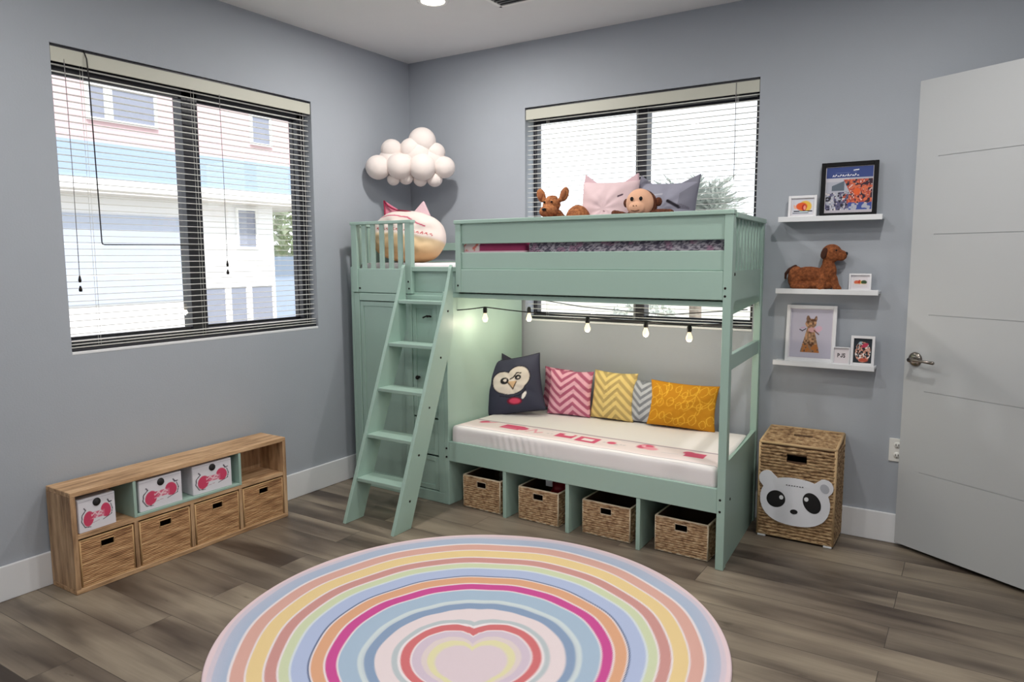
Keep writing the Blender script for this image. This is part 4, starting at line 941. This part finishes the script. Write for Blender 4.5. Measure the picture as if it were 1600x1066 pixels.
for i, (yc, wd, x, rz, zb) in enumerate(((-2.366, .165, .203, .06, .2585), (-2.074, .212, .208, .0, .2705), (-1.800, .215, .205, -.04, .2705))):
    t = thing('storage_box', LBn[i], 'box', (x, yc, zb), (0, 0, PI/2+rz), group='white boxes in the cubby shelf')
    h_ = .145; a = MB(); a.box(-wd/2, .002, 0, wd/2, .165, h_); obj('box_body', a, boxm, t, bevel=.004)
    panel_img('printed_front', wd-.004, h_-.002, bin_front, printed('printed_cloth'), t, 0, .001, 80)
    obj('finger_hole', MB().lathe((0, 0, h_-.026), [(0, -.0025), (.017, -.0025), (.018, .001), (0, .001)], 20, axis='y'), cordm, t, label='black round hole')

# ------------------------------------------------------------------ rug
def rug():
    n_r, n_t = 240, 256
    C0, C1 = np.array([1.815, -1.83]), np.array([1.938, -2.005]); R0, R1 = .955, .22
    r = np.linspace(0, 1, n_r)[:, None]*R0; th = np.linspace(0, 2*PI, n_t, endpoint=False)[None, :]
    X = (C0[0]+r*np.cos(th)); Y = (C0[1]+r*np.sin(th)); r_, t_ = np.broadcast_arrays(r, th)
    Z = np.full_like(X, .011); Z[-1] = .006
    x, y = X.ravel(), Y.ravel()
    q = np.hypot(x-C0[0], y-C0[1])
    up_ = np.array([-.539, .842]); rt_ = np.array([.842, .539])
    def heart(dx, dy):
        """>0 polar factor of a heart, 1 on average"""
        a = np.arctan2(dx*rt_[0]+dy*rt_[1], dx*up_[0]+dy*up_[1]); aa = np.abs(a)
        h = np.interp(aa, [0, .10, .25, .5, .8, 1.2, 1.75, 2.4, 2.9, PI], [.64, .76, .92, 1.05, 1.08, 1.02, .93, .86, .98, 1.10]); return h
    for it in range(14):
        k = np.clip((R0-q)/(R0-R1), 0, 1.15)[:, None]; c = C0+(C1-C0)*k; dx, dy = x-c[:, 0], y-c[:, 1]; d = np.hypot(dx, dy)
        w_ = np.clip((.34-q)/.16, 0, 1); hf = 1+(heart(dx, dy)-1)*w_; q = .5*q+.5*d/hf
    q = q*(1+.004*np.sin(t_.ravel()*7)+.003*np.sin(t_.ravel()*13+1))
    wh = (232, 222, 226)
    B = [(.97, (228, 206, 212)), (.935, (206, 198, 212)), (.915, (172, 186, 210)), (.862, wh), (.852, (216, 170, 160)), (.802, wh), (.795, (230, 204, 152)), (.738, wh), (.730, (202, 150, 146)), (.688, wh),
         (.680, (204, 212, 180)), (.645, (210, 218, 226)), (.636, (176, 188, 220)), (.578, (78, 92, 128)), (.572, wh), (.566, (218, 166, 134)), (.521, wh), (.514, (200, 84, 150)), (.474, wh), (.468, (166, 186, 208)),
         (.400, (204, 214, 218)), (.386, (196, 206, 214)), (.377, (138, 158, 188)), (.340, (226, 212, 216)), (.286, (184, 192, 198)), (.266, wh), (.256, (206, 116, 120)), (.222, wh), (.216, (206, 190, 206)), (.182, (218, 204, 204)), (.160, (220, 214, 174)), (.136, (218, 210, 190)), (.130, (216, 200, 208))]
    P = Paint(x, y, B[0][1])
    for lim, col in B[1:]: P.mask(np.clip((lim-q)/.004+.5, 0, 1), col)
    # pinkish drift in the pale outer band
    m_ = np.clip((q-.86)/.07, 0, 1)*vnoise(x, y, 3, 2); P.c = P.c*(1-.5*m_[:, None])+lin((226, 204, 212))*.5*m_[:, None]
    V = np.stack([x, y, Z.ravel()], 1); F = [(i*n_t+j, (i+1)*n_t+j, (i+1)*n_t+(j+1) % n_t, i*n_t+(j+1) % n_t) for i in range(n_r-1) for j in range(n_t)]
    k0 = len(V); ring = [( n_r-1)*n_t+j for j in range(n_t)]; bot = V[ring].copy(); bot[:, 2] = 0.001; V = np.vstack([V, bot]); cols = np.vstack([P.c, np.tile(lin((220, 205, 208)), (n_t, 1))])
    F += [(ring[j], k0+j, k0+(j+1) % n_t, ring[(j+1) % n_t]) for j in range(n_t)]
    c = np.array([C0[0], C0[1], 0]); npmesh('round_rug', V-c, F, cols, printed('rug_pile', .95, .35, 400, .1), None, loc=tuple(c), label='round rainbow rug with a heart in the centre, on the floor', cat='rug')
rug()

# ------------------------------------------------------------------ outside
grass = mat('yard_ground', (186, 184, 172), .9, var=.1, scale=2)
obj('ground', MB().box(-30, -20, -.5, 30, 40, -.35), grass, kind='structure')
def siding(name, rgb, pitch=.115):
    m, N, L, P = nt(name); tc = N.new('ShaderNodeTexCoord'); sp = N.new('ShaderNodeSeparateXYZ'); L.new(tc.outputs['Object'], sp.inputs[0])
    f = N.new('ShaderNodeMath'); f.operation = 'DIVIDE'; f.inputs[1].default_value = pitch; L.new(sp.outputs['Z'], f.inputs[0])
    g = N.new('ShaderNodeMath'); g.operation = 'FRACT'; L.new(f.outputs[0], g.inputs[0])
    b = N.new('ShaderNodeBump'); b.inputs['Strength'].default_value = .8; b.inputs['Distance'].default_value = .02; b.invert = True; L.new(g.outputs[0], b.inputs['Height']); L.new(b.outputs[0], P.inputs['Normal'])
    P.inputs['Base Color'].default_value = (*lin(rgb), 1); P.inputs['Roughness'].default_value = .8; MATS[name] = m; return m
pinks, blues, whites, pale = siding('pink_siding', (206, 176, 180)), siding('blue_siding', (150, 168, 192)), siding('white_siding', (240, 240, 242)), mat('garage_paint', (182, 190, 208), .7)
hw = mat('house_white', (240, 240, 240), .6); dkgl = mat('house_glass', (140, 144, 160), .4, var=.05); soffm = mat('soffit_paint', (206, 200, 196), .8)
hs = thing('neighbour_house', 'pink and pale blue two-storey house seen through the left window', 'house', (-9, 2, -.4), world=True)
Xh = -6.0
obj('upper_wall', MB().box(-12, -4, 2.87, Xh, 4.9, 6.2), pinks, hs); obj('wall_band', MB().box(-12, -4, 2.40, Xh+.02, 4.9, 2.87), blues, hs)
obj('fascia', MB().box(-12, -4, 2.28, Xh+.10, 5.0, 2.42), hw, hs, bevel=.01); obj('soffit', MB().box(-12, -4, 2.24, Xh+.08, 4.95, 2.29), soffm, hs)
obj('lower_wall', MB().box(-12, -4, -.4, Xh-.35, 4.02, 2.26), whites, hs)
gd = obj('garage_door', MB().box(Xh-.35, -.6, .83, Xh-.31, 2.42, 2.0), pale, hs, bevel=.01)
obj('door_grooves', MB().box(Xh-.312, -.6, 1.20, Xh-.308, 2.42, 1.212).box(Xh-.312, -.6, 1.60, Xh-.308, 2.42, 1.612), whitem, gd)
obj('roof', MB().box(-12.4, -4.4, 6.2, Xh+.4, 5.3, 6.4), hw, hs)
def hwin(y0, y1, z0, z1, x, splits=()):
    f = MB(); e = [y0]+list(splits)+[y1]; f.box(x, y0-.035, z0-.035, x+.04, y0, z1+.035).box(x, y1, z0-.035, x+.04, y1+.035, z1+.035).box(x, y0, z0-.035, x+.04, y1, z0).box(x, y0, z1, x+.04, y1, z1+.035)
    for s in splits: f.box(x, s-.05, z0, x+.04, s+.05, z1)
    w__ = obj('house_window', f, hw, hs); obj('pane', MB().box(x, y0, z0, x+.015, y1, z1), dkgl, w__)
hwin(1.00, 1.85, 3.17, 3.56, Xh, (1.24,)); hwin(3.40, 3.72, 3.16, 3.55, Xh)
hwin(3.34, 3.66, 1.60, 2.16, Xh-.35); hwin(2.62, 3.93, .36, .98, Xh-.35, (3.10, 3.48))
fn_ = MB(); fn_.box(-7.0, 4.3, -.4, -6.95, 9, 1.45); obj('yard_fence', fn_, mat('fence_blue', (156, 170, 192), .7), label='pale blue fence beyond the white lower wall of the house', cat='fence')

def leafmat(name, c): return mat(name, c, .8, var=.2, scale=3)
def shrub(name, label, loc, rad, n, m, leaf, trunk_h, seed, palm=False):
    t = thing(name, label, 'plant', loc); r = np.random.default_rng(seed); mb = MB()
    if palm:
        for i in range(n):
            an = r.uniform(0, 2*PI); el = r.uniform(-.2, 1.35); L_ = rad*r.uniform(.75, 1.1); base = Vector((0, 0, trunk_h)); pts = []
            d = Vector((math.cos(an)*math.cos(el), math.sin(an)*math.cos(el), math.sin(el)))
            for q in range(8): s_ = q/7; pts.append(base+d*L_*s_+Vector((0, 0, -.35*L_*s_*s_)))
            mb.tube(pts, .011, 4)
            for q in range(2, 8):
                side = d.cross(Vector((0, 0, 1))).normalized() if abs(d.z) < .99 else Vector((1, 0, 0))
                for sg in (-1, 1):
                    p_ = pts[q]; tip = p_+side*sg*.20*(1.1-q/9)+d*.14+Vector((0, 0, -.05)); w2 = d*.03; v = mb.vs([tuple(p_-w2), tuple(p_+w2), tuple(tip)]); mb.bm.faces.new(v)
    else:
        for i in range(n):
            v_ = r.normal(size=3); v_ /= np.linalg.norm(v_); p_ = Vector(v_*rad*r.uniform(.5, 1)**.5)+Vector((0, 0, trunk_h+rad*.8)); a_ = Vector(r.normal(size=3)).normalized()*leaf; b_ = Vector(r.normal(size=3)).normalized()*leaf
            v = mb.vs([tuple(p_), tuple(p_+a_), tuple(p_+a_*.6+b_)]); mb.bm.faces.new(v)
    obj('foliage', mb, m, t); obj('trunk', MB().tube([(0, 0, 0), (.03, 0, trunk_h*.5), (0, 0, trunk_h+.05)], .07, 8), mat('bark', (150, 138, 126), .9), t)
shrub('palm_shrub', 'pale feathery palm shrub outside the window behind the bunk bed', (.72, 3.9, -.35), .78, 170, leafmat('palm_leaf', (176, 182, 176)), 0, 2.12, 3, True)
shrub('garden_bush', 'low pale bush under the window behind the bunk bed, left of the palm stem', (.42, 3.2, -.35), .45, 900, leafmat('bush_leaf', (200, 206, 198)), .07, .55, 5)
shrub('garden_tree', 'green tree beyond the corner of the pink and blue house', (-9.3, 6.9, -.35), 1.3, 2600, leafmat('tree_leaf', (206, 216, 184)), .2, 1.0, 8)
